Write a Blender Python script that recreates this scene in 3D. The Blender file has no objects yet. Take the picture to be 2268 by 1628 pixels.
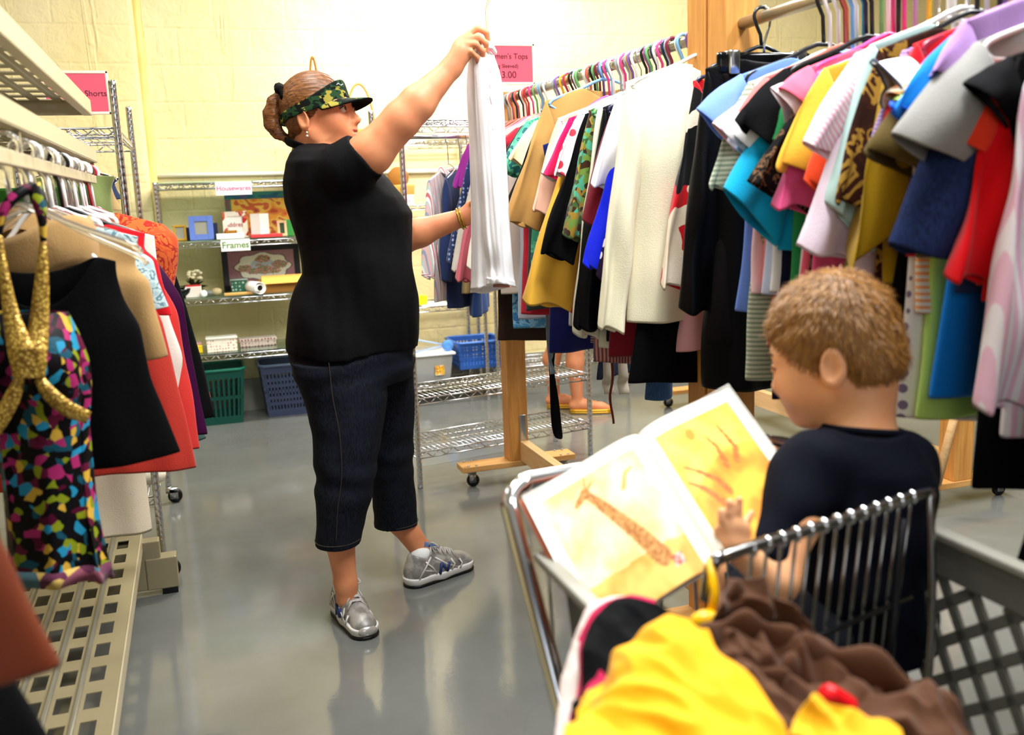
import bpy, bmesh, math, random
import numpy as np
from mathutils import Vector, Matrix, Euler, noise
SC = bpy.context.scene
COL = SC.collection
# ------------------------------------------------------------------ camera
FPX, CXP, CYP, EYE = 2110.0, 1134.0, 814.0, 1.30
PSI, PITCH, ROLL = math.radians(18.1), math.atan(389/2110.), math.radians(2.1)
fwd = np.array([math.sin(PSI)*math.cos(PITCH), math.cos(PSI)*math.cos(PITCH), -math.sin(PITCH)])
_r0 = np.array([math.cos(PSI), -math.sin(PSI), 0.0]); _u0 = np.cross(_r0, fwd)
CR = math.cos(ROLL)*_r0 - math.sin(ROLL)*_u0
CU = math.cos(ROLL)*_u0 + math.sin(ROLL)*_r0
EYEP = np.array([0, 0, EYE])
cam = bpy.data.cameras.new('camera'); camo = bpy.data.objects.new('camera', cam); COL.objects.link(camo)
camo.matrix_world = Matrix(((CR[0], CU[0], -fwd[0], 0), (CR[1], CU[1], -fwd[1], 0), (CR[2], CU[2], -fwd[2], EYE), (0, 0, 0, 1)))
cam.sensor_width = 36; cam.lens = FPX*36/2268; cam.clip_start = .02; cam.clip_end = 60
cam.dof.use_dof = True; cam.dof.focus_distance = 3.05; cam.dof.aperture_fstop = 3.2
SC.camera = camo
# ------------------------------------------------------------------ light, exposure
SC.view_settings.view_transform = 'Standard'; SC.view_settings.look = 'None'
SC.view_settings.gamma = 1; SC.view_settings.use_curve_mapping = False
SC.view_settings.exposure = 0.25
W = bpy.data.worlds.new('room_light'); SC.world = W; W.use_nodes = True
W.node_tree.nodes['Background'].inputs[0].default_value = (.95, .97, 1, 1)
W.node_tree.nodes['Background'].inputs[1].default_value = .05
def area(name, loc, size, power, col=(1, .98, .95), rot=(0, 0, 0)):
    l = bpy.data.lights.new(name, 'AREA'); l.shape = 'RECTANGLE'; l.size, l.size_y = size
    l.energy = power; l.color = col
    o = bpy.data.objects.new(name, l); o.location = loc; o.rotation_euler = rot; COL.objects.link(o); return o
area('ceiling_tube_light', (1.7, 5.0, 3.1), (1.5, .3), 135)
area('ceiling_tube_light', (.15, 2.8, 3.3), (.3, 1.6), 46)
area('ceiling_tube_light', (1.0, 1.35, 3.2), (.5, 1.5), 100, (.95, .98, 1))
area('ceiling_tube_light', (2.9, 3.0, 3.3), (.3, 2.2), 95)
area('ceiling_tube_light', (-1.3, 3.6, 3.3), (.3, 1.6), 14)
area('ceiling_tube_light', (2.5, .9, 3.2), (.4, 1.4), 65, (.95, .98, 1))
area('rear_area_light', (-.6, -2.4, 2.1), (2.6, 1.8), 30, (.92, .96, 1), (math.radians(80), 0, math.radians(-12)))  # unseen cool area light behind the camera, with no doorway modelled
# ------------------------------------------------------------------ projection helpers (photo pixel -> world point)
def ray(x, y): return fwd + (x-CXP)/FPX*CR - (y-CYP)/FPX*CU
def on(x, y, ax, v):
    r = ray(x, y); return EYEP + r*((v-EYEP[ax])/r[ax])
HF = np.array([math.sin(PSI), math.cos(PSI), 0.0])
def atd(x, y, yh):                       # point on the ray at horizontal distance yh from the camera
    r = ray(x, y); return EYEP + r*(yh/(r@HF))
# ------------------------------------------------------------------ mesh helpers
def rgb(h):
    if not isinstance(h, str): return tuple(h)
    h = h.lstrip('#'); c = [int(h[i:i+2], 16)/255 for i in (0, 2, 4)]
    return tuple(x/12.92 if x <= .04045 else ((x+.055)/1.055)**2.4 for x in c)
class MB:
    def __init__(s): s.v = []; s.f = []; s.n = 0; s.uv = None
    def add(s, v, f):
        v = np.asarray(v, float); s.v.append(v); b = s.n
        s.f += [tuple(int(i)+b for i in q) for q in f]; s.n += len(v); return s
    def box(s, c, d, R=None, taper=None):
        x, y, z = [k/2 for k in d]
        v = np.array([(-x,-y,-z),(x,-y,-z),(x,y,-z),(-x,y,-z),(-x,-y,z),(x,-y,z),(x,y,z),(-x,y,z)])
        if taper: v[:4, :2] *= taper
        if R is not None: v = v @ np.array(R).T
        return s.add(v+np.array(c), [(0,3,2,1),(4,5,6,7),(0,1,5,4),(1,2,6,5),(2,3,7,6),(3,0,4,7)])
    def tube(s, P, r, n=8, caps=True, closed=False, flat=None):
        P = np.array(P, float); m = len(P); r = np.broadcast_to(r, (m,)) if np.ndim(r) < 2 else r
        T = np.gradient(P, axis=0)
        if closed: T = (np.roll(P, -1, 0)-np.roll(P, 1, 0))
        T /= np.linalg.norm(T, axis=1)[:, None]+1e-12
        a = np.array([0, 0, 1.]) if abs(T[0][2]) < .9 else np.array([1., 0, 0])
        A = []
        for t in T:
            a = a - t*(a@t); a /= np.linalg.norm(a)+1e-12; A.append(a)
        A = np.array(A); B = np.cross(T, A); an = np.linspace(0, 2*math.pi, n, endpoint=False)
        ra = np.asarray(r)[:, None, None]; k = flat or 1
        V = P[:, None] + ra*(A[:, None]*np.cos(an)[None, :, None] + k*B[:, None]*np.sin(an)[None, :, None])
        F = []
        for i in range(m if closed else m-1):
            j = (i+1) % m
            for q in range(n): F.append((i*n+q, i*n+(q+1) % n, j*n+(q+1) % n, j*n+q))
        if caps and not closed: F += [tuple(range(n-1, -1, -1)), tuple((m-1)*n+q for q in range(n))]
        return s.add(V.reshape(-1, 3), F)
    def cyl(s, a, b, r, r2=None, n=12): return s.tube([a, b], [r, r if r2 is None else r2], n)
    def lathe(s, prof, c=(0, 0, 0), n=20, ax=None):
        prof = np.array(prof); an = np.linspace(0, 2*math.pi, n, endpoint=False)
        V = np.stack([prof[:, 0, None]*np.cos(an), prof[:, 0, None]*np.sin(an), np.repeat(prof[:, 1, None], n, 1)], -1).reshape(-1, 3)
        if ax is not None: V = V @ np.array(ax).T
        F = [(i*n+q, i*n+(q+1) % n, (i+1)*n+(q+1) % n, (i+1)*n+q) for i in range(len(prof)-1) for q in range(n)]
        F += [tuple(range(n-1, -1, -1)), tuple((len(prof)-1)*n+q for q in range(n))]
        return s.add(V+np.array(c), F)
    def ball(s, c, r, n=12, R=None):
        r = np.broadcast_to(np.array(r, float), (3,)); t = np.linspace(-math.pi/2, math.pi/2, n//2+2); p = np.linspace(0, 2*math.pi, n, endpoint=False)
        V = np.stack([np.cos(t)[:, None]*np.cos(p), np.cos(t)[:, None]*np.sin(p), np.sin(t)[:, None]*np.ones_like(p)], -1).reshape(-1, 3)*r
        if R is not None: V = V @ np.array(R).T
        F = [(i*n+q, i*n+(q+1) % n, (i+1)*n+(q+1) % n, (i+1)*n+q) for i in range(len(t)-1) for q in range(n)]
        return s.add(V+np.array(c), F)
    def grid(s, V, wrap=False):
        V = np.asarray(V, float); a, b = V.shape[:2]
        F = [(i*b+j, i*b+(j+1) % b, (i+1)*b+(j+1) % b, (i+1)*b+j) for i in range(a-1) for j in range(b if wrap else b-1)]
        return s.add(V.reshape(-1, 3), F)
    def arrays(s): return np.concatenate(s.v), s.f
def put(name, mb, mat, parent=None, smooth=True, bevel=0, solid=0, sub=0, local=False, cols=None, mats=None, fm=None):
    """one mesh object; vertices are world points unless local=True (then in the parent's space)"""
    V, F = mb.arrays() if isinstance(mb, MB) else mb
    V = np.asarray(V, float); loc = None
    if parent is not None:
        if not local:
            Mi = np.array(WM(parent).inverted()); V = V @ Mi[:3, :3].T + Mi[:3, 3]
    else:
        loc = np.array([V[:, 0].mean(), V[:, 1].mean(), V[:, 2].min()]); V = V-loc
    me = bpy.data.meshes.new(name); me.from_pydata(V.tolist(), [], F if isinstance(F, list) else F.tolist())
    if smooth: me.polygons.foreach_set('use_smooth', [True]*len(me.polygons))
    if cols is not None:
        ca = me.color_attributes.new('Col', 'FLOAT_COLOR', 'POINT')
        c4 = np.ones((len(V), 4)); c4[:, :3] = cols; ca.data.foreach_set('color', c4.ravel())
    for m in (mats or [mat]): me.materials.append(m)
    if fm is not None: me.polygons.foreach_set('material_index', fm)
    me.validate(); me.update()
    o = bpy.data.objects.new(name, me); COL.objects.link(o)
    if parent is not None: o.parent = parent
    else: o.location = loc
    if smooth == 'auto' or (smooth and bevel):
        pass
    if solid: md = o.modifiers.new('solid', 'SOLIDIFY'); md.thickness = solid; md.offset = 0
    if bevel: md = o.modifiers.new('bevel', 'BEVEL'); md.width = bevel; md.segments = 2; md.limit_method = 'ANGLE'; md.harden_normals = False
    if sub: md = o.modifiers.new('sub', 'SUBSURF'); md.levels = sub; md.render_levels = sub
    return o
_wm = {}
def WM(o):
    m = Matrix.LocRotScale(o.location, o.rotation_euler, o.scale)
    return WM(o.parent) @ m if o.parent else m
def thing(name, label, cat, loc=(0, 0, 0), rz=0, group=None, rot=None):
    o = bpy.data.objects.new(name, None); COL.objects.link(o); o.empty_display_size = .05
    o.location = loc; o.rotation_euler = rot if rot else (0, 0, rz)
    return tag(o, label, cat, group)
def tag(o, label, cat, group=None, kind=None):
    o['label'] = label; o['category'] = cat
    if group: o['group'] = group
    if kind: o['kind'] = kind
    return o
def struct(o): o['kind'] = 'structure'; return o
def flatshade(o):
    o.data.polygons.foreach_set('use_smooth', [False]*len(o.data.polygons)); return o
# ------------------------------------------------------------------ materials
MATS = {}
class NT:
    def __init__(s, name, rough=.6, metal=0, spec=.3, coat=0):
        s.m = bpy.data.materials.new(name); s.m.use_nodes = True; s.t = s.m.node_tree; s.b = s.t.nodes['Principled BSDF']
        s.b.inputs['Roughness'].default_value = rough; s.b.inputs['Metallic'].default_value = metal
        s.b.inputs['Specular IOR Level'].default_value = spec; s.b.inputs['Coat Weight'].default_value = coat
    def n(s, typ, **k):
        x = s.t.nodes.new(typ)
        for a, v in k.items():
            if a in x.inputs: s.set(x.inputs[a], v)
            else: setattr(x, a, v)
        return x
    def set(s, inp, v):
        if hasattr(v, 'is_output'): s.t.links.new(v, inp)
        elif hasattr(inp.default_value, '__len__') and len(inp.default_value) == 4 and len(v) == 3: inp.default_value = (*v, 1)
        else: inp.default_value = v
    def obj(s, scale=1, rot=(0, 0, 0), kind='Object'):
        tc = s.n('ShaderNodeTexCoord'); mp = s.n('ShaderNodeMapping')
        s.t.links.new(tc.outputs[kind], mp.inputs[0]); sc = scale if hasattr(scale, '__len__') else (scale,)*3
        mp.inputs['Scale'].default_value = sc; mp.inputs['Rotation'].default_value = rot; return mp.outputs[0]
    def ramp(s, fac, stops, const=False):
        r = s.n('ShaderNodeValToRGB'); s.t.links.new(fac, r.inputs[0]); e = r.color_ramp.elements
        r.color_ramp.interpolation = 'CONSTANT' if const else 'LINEAR'
        while len(e) < len(stops): e.new(.5)
        for i, (p, c) in enumerate(stops): e[i].position = p; e[i].color = (*rgb(c), 1)
        return r.outputs[0]
    def mix(s, fac, a, b, typ='MIX'):
        x = s.n('ShaderNodeMix', data_type='RGBA', blend_type=typ)
        s.set(x.inputs[0], fac)
        for i, v in ((6, a), (7, b)): s.set(x.inputs[i], v if hasattr(v, 'is_output') else (*rgb(v), 1))
        return x.outputs[2]
    def noise(s, vec, scale, detail=3, rough=.5, dist=0):
        x = s.n('ShaderNodeTexNoise'); s.t.links.new(vec, x.inputs['Vector']); x.inputs['Scale'].default_value = scale
        x.inputs['Detail'].default_value = detail; x.inputs['Roughness'].default_value = rough; x.inputs['Distortion'].default_value = dist; return x.outputs[0]
    def bump(s, h, strength=.3, dist=.01):
        x = s.n('ShaderNodeBump'); x.inputs['Strength'].default_value = strength; x.inputs['Distance'].default_value = dist
        s.t.links.new(h, x.inputs['Height']); s.t.links.new(x.outputs[0], s.b.inputs['Normal'])
    def col(s, c): s.set(s.b.inputs['Base Color'], c if hasattr(c, 'is_output') else (*rgb(c), 1)); return s
def plain(name, c, rough=.5, metal=0, spec=.3, coat=0, **k):
    key = ('p', name, str(c), rough, metal)
    if key not in MATS:
        t = NT(name, rough, metal, spec, coat); t.col(c)
        for a, v in k.items(): t.b.inputs[a.replace('_', ' ')].default_value = v
        MATS[key] = t.m
    return MATS[key]
def vcol(name, rough=.6, bump=0):
    key = ('v', name, rough)
    if key not in MATS:
        t = NT(name, rough); a = t.n('ShaderNodeVertexColor'); a.layer_name = 'Col'; t.col(a.outputs[0]); MATS[key] = t.m
    return MATS[key]
def fabric(c, pat=None, c2=None, rough=.85, sc=1.0, sheen=.12, spec=.10, c3=None):
    key = ('f', str(c), pat, str(c2), rough, sc, str(c3))
    if key in MATS: return MATS[key]
    t = NT('fabric', rough, 0, spec); o = t.obj(1)
    t.b.inputs['Sheen Weight'].default_value = sheen if max(rgb(c)) > .05 else 0
    if pat is None:
        k = t.noise(o, 9, 2); t.col(t.mix(t.ramp(k, [(.3, '#000000'), (.7, '#ffffff')]), tuple(x*.93 for x in rgb(c)), rgb(c)))
    elif pat in ('hstripe', 'vstripe', 'dstripe'):
        r = {'hstripe': (0, math.pi/2, 0), 'vstripe': (0, 0, 0), 'dstripe': (0, .7, 0)}[pat]
        w = t.n('ShaderNodeTexWave', wave_type='BANDS', bands_direction='X'); t.t.links.new(t.obj(1, r), w.inputs['Vector'])
        w.inputs['Scale'].default_value = 12*sc; w.inputs['Distortion'].default_value = .35; w.inputs['Detail'].default_value = 1
        st = [(0, c), (.45, c), (.55, c2), (1, c2)]
        t.col(t.ramp(w.outputs[1], st))
    elif pat == 'multi':
        w = t.n('ShaderNodeTexWave', wave_type='BANDS', bands_direction='X', wave_profile='SAW'); t.t.links.new(o, w.inputs['Vector'])
        w.inputs['Scale'].default_value = 6*sc; w.inputs['Distortion'].default_value = .2
        t.col(t.ramp(w.outputs[1], [(0, c), (.2, c2), (.3, '#f2eee6'), (.42, c3), (.55, '#efe7df'), (.65, c2), (.8, c), (.9, '#8f9bb0')], True))
    elif pat == 'dots':
        v = t.n('ShaderNodeTexVoronoi', feature='F1'); t.t.links.new(o, v.inputs['Vector']); v.inputs['Scale'].default_value = 24*sc; v.inputs['Randomness'].default_value = .25
        t.col(t.ramp(v.outputs[0], [(0, c2), (.30, c2), (.34, c), (1, c)]))
    elif pat == 'blotch':
        k = t.noise(o, 14*sc, 3, .6, .6); t.col(t.ramp(k, [(0, c), (.46, c2), (.52, c3 or c), (.58, c2)], True))
    elif pat == 'print':
        v = t.n('ShaderNodeTexVoronoi', feature='F1'); d = t.noise(o, 8*sc, 2)
        vm = t.n('ShaderNodeVectorMath', operation='ADD'); t.t.links.new(o, vm.inputs[0])
        sc3 = t.n('ShaderNodeVectorMath', operation='SCALE'); nn = t.n('ShaderNodeTexNoise'); t.t.links.new(o, nn.inputs[0]); nn.inputs['Scale'].default_value = 14
        t.t.links.new(nn.outputs[1], sc3.inputs[0]); sc3.inputs['Scale'].default_value = .05; t.t.links.new(sc3.outputs[0], vm.inputs[1])
        t.t.links.new(vm.outputs[0], v.inputs['Vector']); v.inputs['Scale'].default_value = 26*sc
        sp = t.n('ShaderNodeSeparateColor'); t.t.links.new(v.outputs['Color'], sp.inputs[0])
        cols = c2; n = len(cols); t.col(t.ramp(sp.outputs[0], [(i/n, cc) for i, cc in enumerate(cols)], True))
    elif pat == 'camo':
        k1 = t.noise(t.obj((1, 1, 1.5)), 26, 2, .5, .3); k2 = t.noise(t.obj((1.2, 1.1, 1.7), (1, 2, 0)), 30, 2, .5, .3)
        a = t.ramp(k1, [(0, '#0d1410'), (.43, '#1f3a20'), (.55, '#8c8136')], True)
        t.col(t.mix(t.ramp(k2, [(0, '#ffffff'), (.43, '#000000')], True), a, '#0b0d0a'))
    elif pat == 'denim':
        k = t.noise(t.obj((300, 300, 60)), 1, 2); k2 = t.noise(o, 7, 3)
        a = t.mix(t.ramp(k, [(.35, '#000000'), (.65, '#ffffff')]), c, c2); t.col(t.mix(t.ramp(k2, [(.4, '#000000'), (.8, '#ffffff')]), a, c2))
    k = t.noise(o, 320, 2); f = t.noise(t.obj((1, 1, .25)), 22, 3)
    mx = t.n('ShaderNodeMath', operation='MULTIPLY_ADD'); t.t.links.new(f, mx.inputs[0]); mx.inputs[1].default_value = 2.5; t.t.links.new(k, mx.inputs[2])
    t.bump(mx.outputs[0], .22, .004)
    MATS[key] = t.m; return t.m
def wood(name, c1, c2, sc=1, axis='X', rough=.5):
    key = ('w', name)
    if key in MATS: return MATS[key]
    t = NT(name, rough, 0, .35); s = {'X': (3, 40, 40), 'Y': (40, 3, 40), 'Z': (40, 40, 3)}[axis]
    k = t.noise(t.obj(s), 1*sc, 5, .6, 1.2); k2 = t.noise(t.obj(1), 7, 2)
    kn = t.n('ShaderNodeTexVoronoi'); t.t.links.new(t.obj({'X': (1, 3, 3), 'Y': (3, 1, 3), 'Z': (3, 3, 1)}[axis]), kn.inputs['Vector']); kn.inputs['Scale'].default_value = 5
    a = t.mix(t.ramp(k, [(.3, '#000000'), (.7, '#ffffff')]), c1, c2)
    a = t.mix(t.ramp(kn.outputs[0], [(.04, '#ffffff'), (.11, '#000000')]), a, tuple(x*.3 for x in rgb(c2)))
    t.col(a); t.bump(k, .1, .002); MATS[key] = t.m; return t.m
CHROME = plain('chrome', '#d6d8dc', .16, 1)
CHROME2 = plain('satin_steel', '#b9bbbd', .32, 1)
DARKSTEEL = plain('dark_wire', '#1b1b1d', .35, .8)
BLACKP = plain('black_plastic', '#0b0b0c', .4)
SKIN = None
def skin_mat(name, c, c2):
    t = NT(name, .48, 0, .35); o = t.obj(1)
    k = t.noise(o, 18, 3); t.col(t.mix(t.ramp(k, [(.35, '#000000'), (.68, '#ffffff')]), c, c2))
    t.b.inputs['Subsurface Weight'].default_value = .12; t.b.inputs['Subsurface Radius'].default_value = (.012, .004, .002); t.b.inputs['Subsurface Scale'].default_value = 1
    t.bump(t.noise(o, 260, 2), .06, .001); return t.m
# ------------------------------------------------------------------ organic solids: smooth-blended distance field -> one continuous mesh
def axis(*segs):
    out = []
    for lo, hi, st in segs: out.append(np.arange(lo, hi, st))
    return np.concatenate(out)
class SDF:
    def __init__(s, X, Y, Z):
        s.A = [np.asarray(a, np.float32) for a in (X, Y, Z)]; s.D = np.full([len(a) for a in s.A], 9., np.float32)
    def win(s, lo, hi, pad):
        sl = []
        for a, l, h in zip(s.A, lo, hi):
            i, j = np.searchsorted(a, l-pad), np.searchsorted(a, h+pad); sl.append(slice(max(i, 0), max(j, i)))
        P = [a[q] for a, q in zip(s.A, sl)]
        return tuple(sl), P[0][:, None, None], P[1][None, :, None], P[2][None, None, :]
    def op(s, sl, d, k, mode):
        D = s.D[sl]
        if D.size == 0: return s
        if mode == 'sub': d = -d; h = np.maximum(k-np.abs(D-d), 0)/k if k > 0 else 0; s.D[sl] = np.maximum(D, d)+h*h*k*.25
        elif mode == 'max': h = np.maximum(k-np.abs(D-d), 0)/k if k > 0 else 0; s.D[sl] = np.maximum(D, d)+h*h*k*.25
        else: h = np.maximum(k-np.abs(D-d), 0)/k if k > 0 else 0; s.D[sl] = np.minimum(D, d)-h*h*k*.25
        return s
    def rc(s, a, b, ra, rb=None, k=.015, mode='add', sy=None):
        """tapered capsule"""
        a = np.array(a, np.float32); b = np.array(b, np.float32); rb = ra if rb is None else rb; r = max(ra, rb)
        sl, x, y, z = s.win(np.minimum(a, b)-r, np.maximum(a, b)+r, k+.012)
        d = b-a; l2 = float(d@d)+1e-9; t = np.clip(((x-a[0])*d[0]+(y-a[1])*d[1]+(z-a[2])*d[2])/l2, 0, 1)
        q = np.sqrt((x-a[0]-t*d[0])**2+(y-a[1]-t*d[1])**2+(z-a[2]-t*d[2])**2)-(ra+(rb-ra)*t)
        return s.op(sl, q, k, mode)
    def chain(s, pts, rs, k=.015, mode='add'):
        for i in range(len(pts)-1): s.rc(pts[i], pts[i+1], rs[i], rs[i+1], k, mode)
        return s
    def ell(s, c, r, R=None, k=.015, mode='add'):
        c = np.array(c, np.float32); r = np.broadcast_to(np.array(r, np.float32), (3,)); m = float(r.max())
        sl, x, y, z = s.win(c-m, c+m, k+.012); x, y, z = x-c[0], y-c[1], z-c[2]
        if R is not None:
            R = np.array(R, np.float32); x, y, z = (x*R[0, j]+y*R[1, j]+z*R[2, j] for j in range(3))
        k0 = np.sqrt((x/r[0])**2+(y/r[1])**2+(z/r[2])**2); k1 = np.sqrt((x/r[0]**2)**2+(y/r[1]**2)**2+(z/r[2]**2)**2)
        return s.op(sl, k0*(k0-1)/(k1+1e-9), k, mode)
    def half(s, p, n, k=.004):
        """keep the side the normal points away from"""
        x, y, z = s.A[0][:, None, None], s.A[1][None, :, None], s.A[2][None, None, :]; n = np.array(n, np.float32); n /= np.linalg.norm(n)
        d = (x-p[0])*n[0]+(y-p[1])*n[1]+(z-p[2])*n[2]; return s.op((slice(None),)*3, d.astype(np.float32), k, 'max')
    def ripple(s, fn, near=.03):
        ix = np.argwhere(np.abs(s.D) < near); P = np.stack([s.A[i][ix[:, i]] for i in range(3)], 1)
        s.D[tuple(ix.T)] += fn(P).astype(np.float32); return s
    def mesh(s, smooth=2):
        D = s.D; I = D < 0; nx, ny, nz = D.shape
        c = np.zeros((nx-1, ny-1, nz-1), np.int8)
        for a in (0, 1):
            for b in (0, 1):
                for d in (0, 1): c += I[a:nx-1+a, b:ny-1+b, d:nz-1+d]
        act = np.argwhere((c > 0) & (c < 8)); N = len(act)
        idx = -np.ones(c.shape, np.int64); idx[tuple(act.T)] = np.arange(N)
        cor = [(a, b, d) for a in (0, 1) for b in (0, 1) for d in (0, 1)]
        val = {q: D[act[:, 0]+q[0], act[:, 1]+q[1], act[:, 2]+q[2]] for q in cor}
        S = np.zeros((N, 3)); cnt = np.zeros(N)
        for q in cor:
            for ax in range(3):
                if q[ax] == 0:
                    p = list(q); p[ax] = 1; p = tuple(p); v0, v1 = val[q], val[p]; m = (v0 < 0) != (v1 < 0)
                    t = np.where(m, v0/np.where(m, v0-v1, 1), 0); e = np.zeros((N, 3)); e[:] = q; e[:, ax] += t
                    S[m] += e[m]; cnt[m] += 1
        S /= cnt[:, None]; V = np.zeros((N, 3))
        for i in range(3):
            a = s.A[i]; V[:, i] = a[act[:, i]]+S[:, i]*(a[act[:, i]+1]-a[act[:, i]])
        F = []
        for ax in range(3):
            u, w = (ax+1) % 3, (ax+2) % 3
            lo = [slice(None)]*3; hi = [slice(None)]*3; lo[ax] = slice(0, -1); hi[ax] = slice(1, None)
            e = np.argwhere(I[tuple(lo)] != I[tuple(hi)])
            e = e[(e[:, u] > 0) & (e[:, w] > 0) & (e[:, u] < D.shape[u]-1) & (e[:, w] < D.shape[w]-1)]
            sgn = I[tuple(lo)][tuple(e.T)]
            q = []
            for du, dw in ((-1, -1), (0, -1), (0, 0), (-1, 0)):
                g = e.copy(); g[:, u] += du; g[:, w] += dw; q.append(idx[tuple(g.T)])
            q = np.stack(q, 1); q[~sgn] = q[~sgn][:, ::-1]; F.append(q)
        F = np.concatenate(F); F = F[(F >= 0).all(1)]
        for _ in range(smooth):
            acc = np.zeros_like(V); n = np.zeros(N)
            for j in range(4):
                for jj in (1, 3): np.add.at(acc, F[:, j], V[F[:, (j+jj) % 4]]); np.add.at(n, F[:, j], 1)
            V = V*.5+.5*acc/np.maximum(n, 1)[:, None]
        return V, F
def catmull(P, m):
    P = np.array(P, float); n = len(P)
    if n == 2: return P[0]+(P[1]-P[0])*np.linspace(0, 1, m).reshape((-1,)+(1,)*(P.ndim-1))
    Q = np.concatenate([[2*P[0]-P[1]], P, [2*P[-1]-P[-2]]]); out = []
    for u in np.linspace(0, n-1-1e-9, m):
        i = int(u); t = u-i; a, b, c, d = Q[i:i+4]
        out.append(.5*((2*b)+(c-a)*t+(2*a-5*b+4*c-d)*t*t+(3*b-a-3*c+d)*t**3))
    return np.array(out)
def nz(p, s=1.0, seed=0.0): return noise.noise(Vector((p[0]*s+seed, p[1]*s+seed*.7, p[2]*s-seed)))
def vnz(P, s=1.0, seed=0.0): return np.array([nz(p, s, seed) for p in P])
# ================================================================== SETTING
YW = 6.15
def brick_paint():
    t = NT('painted_brick', .5, 0, .35); o = t.obj(1, (math.pi/2, 0, 0)); g = t.obj(1)
    br = t.n('ShaderNodeTexBrick'); t.t.links.new(o, br.inputs['Vector']); br.inputs['Scale'].default_value = 1
    br.inputs['Mortar Size'].default_value = .012; br.inputs['Mortar Smooth'].default_value = 1; br.inputs['Brick Width'].default_value = .42; br.inputs['Row Height'].default_value = .21
    k = t.noise(g, 11, 5, .65, .4); drip = t.noise(t.obj((10, 10, .8)), 1, 4, .65, 1.2); big = t.noise(g, 1.3, 3)
    dr = t.ramp(drip, [(.60, '#000000'), (.70, '#ffffff')])
    m1 = t.n('ShaderNodeMath', operation='MULTIPLY_ADD'); t.t.links.new(br.outputs['Fac'], m1.inputs[0]); m1.inputs[1].default_value = -.16; t.t.links.new(k, m1.inputs[2])
    m2 = t.n('ShaderNodeMath', operation='MULTIPLY_ADD'); t.t.links.new(dr, m2.inputs[0]); m2.inputs[1].default_value = .45; t.t.links.new(m1.outputs[0], m2.inputs[2])
    c = t.mix(t.ramp(big, [(.35, '#000000'), (.7, '#ffffff')]), '#ebdca8', '#dfcd8c')
    c = t.mix(t.ramp(drip, [(.60, '#000000'), (.72, '#333333')]), c, '#d9c878'); t.col(c)
    t.bump(m2.outputs[0], .7, .015); return t.m
def floor_paint():
    t = NT('grey_floor_paint', .3, 0, .45); g = t.obj(1)
    a = t.noise(g, 2.2, 4, .6); b = t.noise(g, 30, 4, .7)
    c = t.mix(t.ramp(a, [(.35, '#000000'), (.7, '#ffffff')]), '#6c6d69', '#60615c'); c = t.mix(t.ramp(b, [(.66, '#000000'), (.8, '#777777')]), c, '#555650')
    v = t.n('ShaderNodeTexVoronoi', feature='DISTANCE_TO_EDGE'); dd = t.n('ShaderNodeVectorMath', operation='ADD'); t.t.links.new(g, dd.inputs[0])
    nn = t.n('ShaderNodeTexNoise'); t.t.links.new(g, nn.inputs[0]); nn.inputs['Scale'].default_value = 3; s = t.n('ShaderNodeVectorMath', operation='SCALE'); t.t.links.new(nn.outputs[1], s.inputs[0]); s.inputs['Scale'].default_value = .35
    t.t.links.new(s.outputs[0], dd.inputs[1]); t.t.links.new(dd.outputs[0], v.inputs['Vector']); v.inputs['Scale'].default_value = .55
    c = t.mix(t.ramp(v.outputs[0], [(.0, '#555555'), (.0035, '#000000')]), c, '#4b4b48'); t.col(c)
    r = t.ramp(a, [(.3, '#474747'), (.75, '#696969')]); t.set(t.b.inputs['Roughness'], r)
    t.bump(b, .08, .004); return t.m
WALLM, FLOORM = brick_paint(), floor_paint()
struct(put('floor', MB().box((1.7, 2.0, -.05), (11.4, 9, .1)), FLOORM, smooth=False))
PX = on(318, 250, 1, YW)[0]
struct(put('wall_back', MB().box((1.7, YW+.1, 1.75), (11.4, .2, 3.5)), WALLM, smooth=False))
struct(put('trim_1', MB().box(((PX-4)/2-.0, YW-.04, 1.75), (PX+4, .08, 3.5)), WALLM, smooth=True, bevel=.03))
struct(put('trim_2', MB().tube([(PX+.012, YW-.012, z_) for z_ in np.linspace(0, 3.5, 60)], [.030+.006*math.sin(i*.9)+.004*math.sin(i*2.3) for i in range(60)], 12), plain('thick_yellow_paint', '#dfcb7a', .45)))
struct(put('wall_left', MB().box((-4.1, 2.2, 1.75), (.2, 8.1, 3.5)), WALLM, smooth=False))
struct(put('wall_right', MB().box((7.5, 2.2, 1.75), (.2, 8.1, 3.5)), WALLM, smooth=False))
struct(put('ceiling', MB().box((1.7, 2.2, 3.56), (11.4, 8.1, .1)), plain('ceiling_white', '#e4e1d8', .8), smooth=False))
struct(put('baseboard_back', MB().box((PX/2+3.7, YW-.012, .1), (7.4-PX, .024, .2)), plain('grey_base_paint', '#8e8d82', .5), smooth=False))
c0 = on(306, 394, 1, YW-.02); zc = c0[2]
tag(put('conduit_pipe', MB().tube([(PX-.05, YW-.014, zc+.01), (.3, YW-.014, zc+.006), (2.2, YW-.014, zc-.02)], .013, 10), plain('pipe_paint', '#efe8cf', .45)),
    'thin cream painted conduit running along the yellow wall above the shelves', 'pipe')
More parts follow.
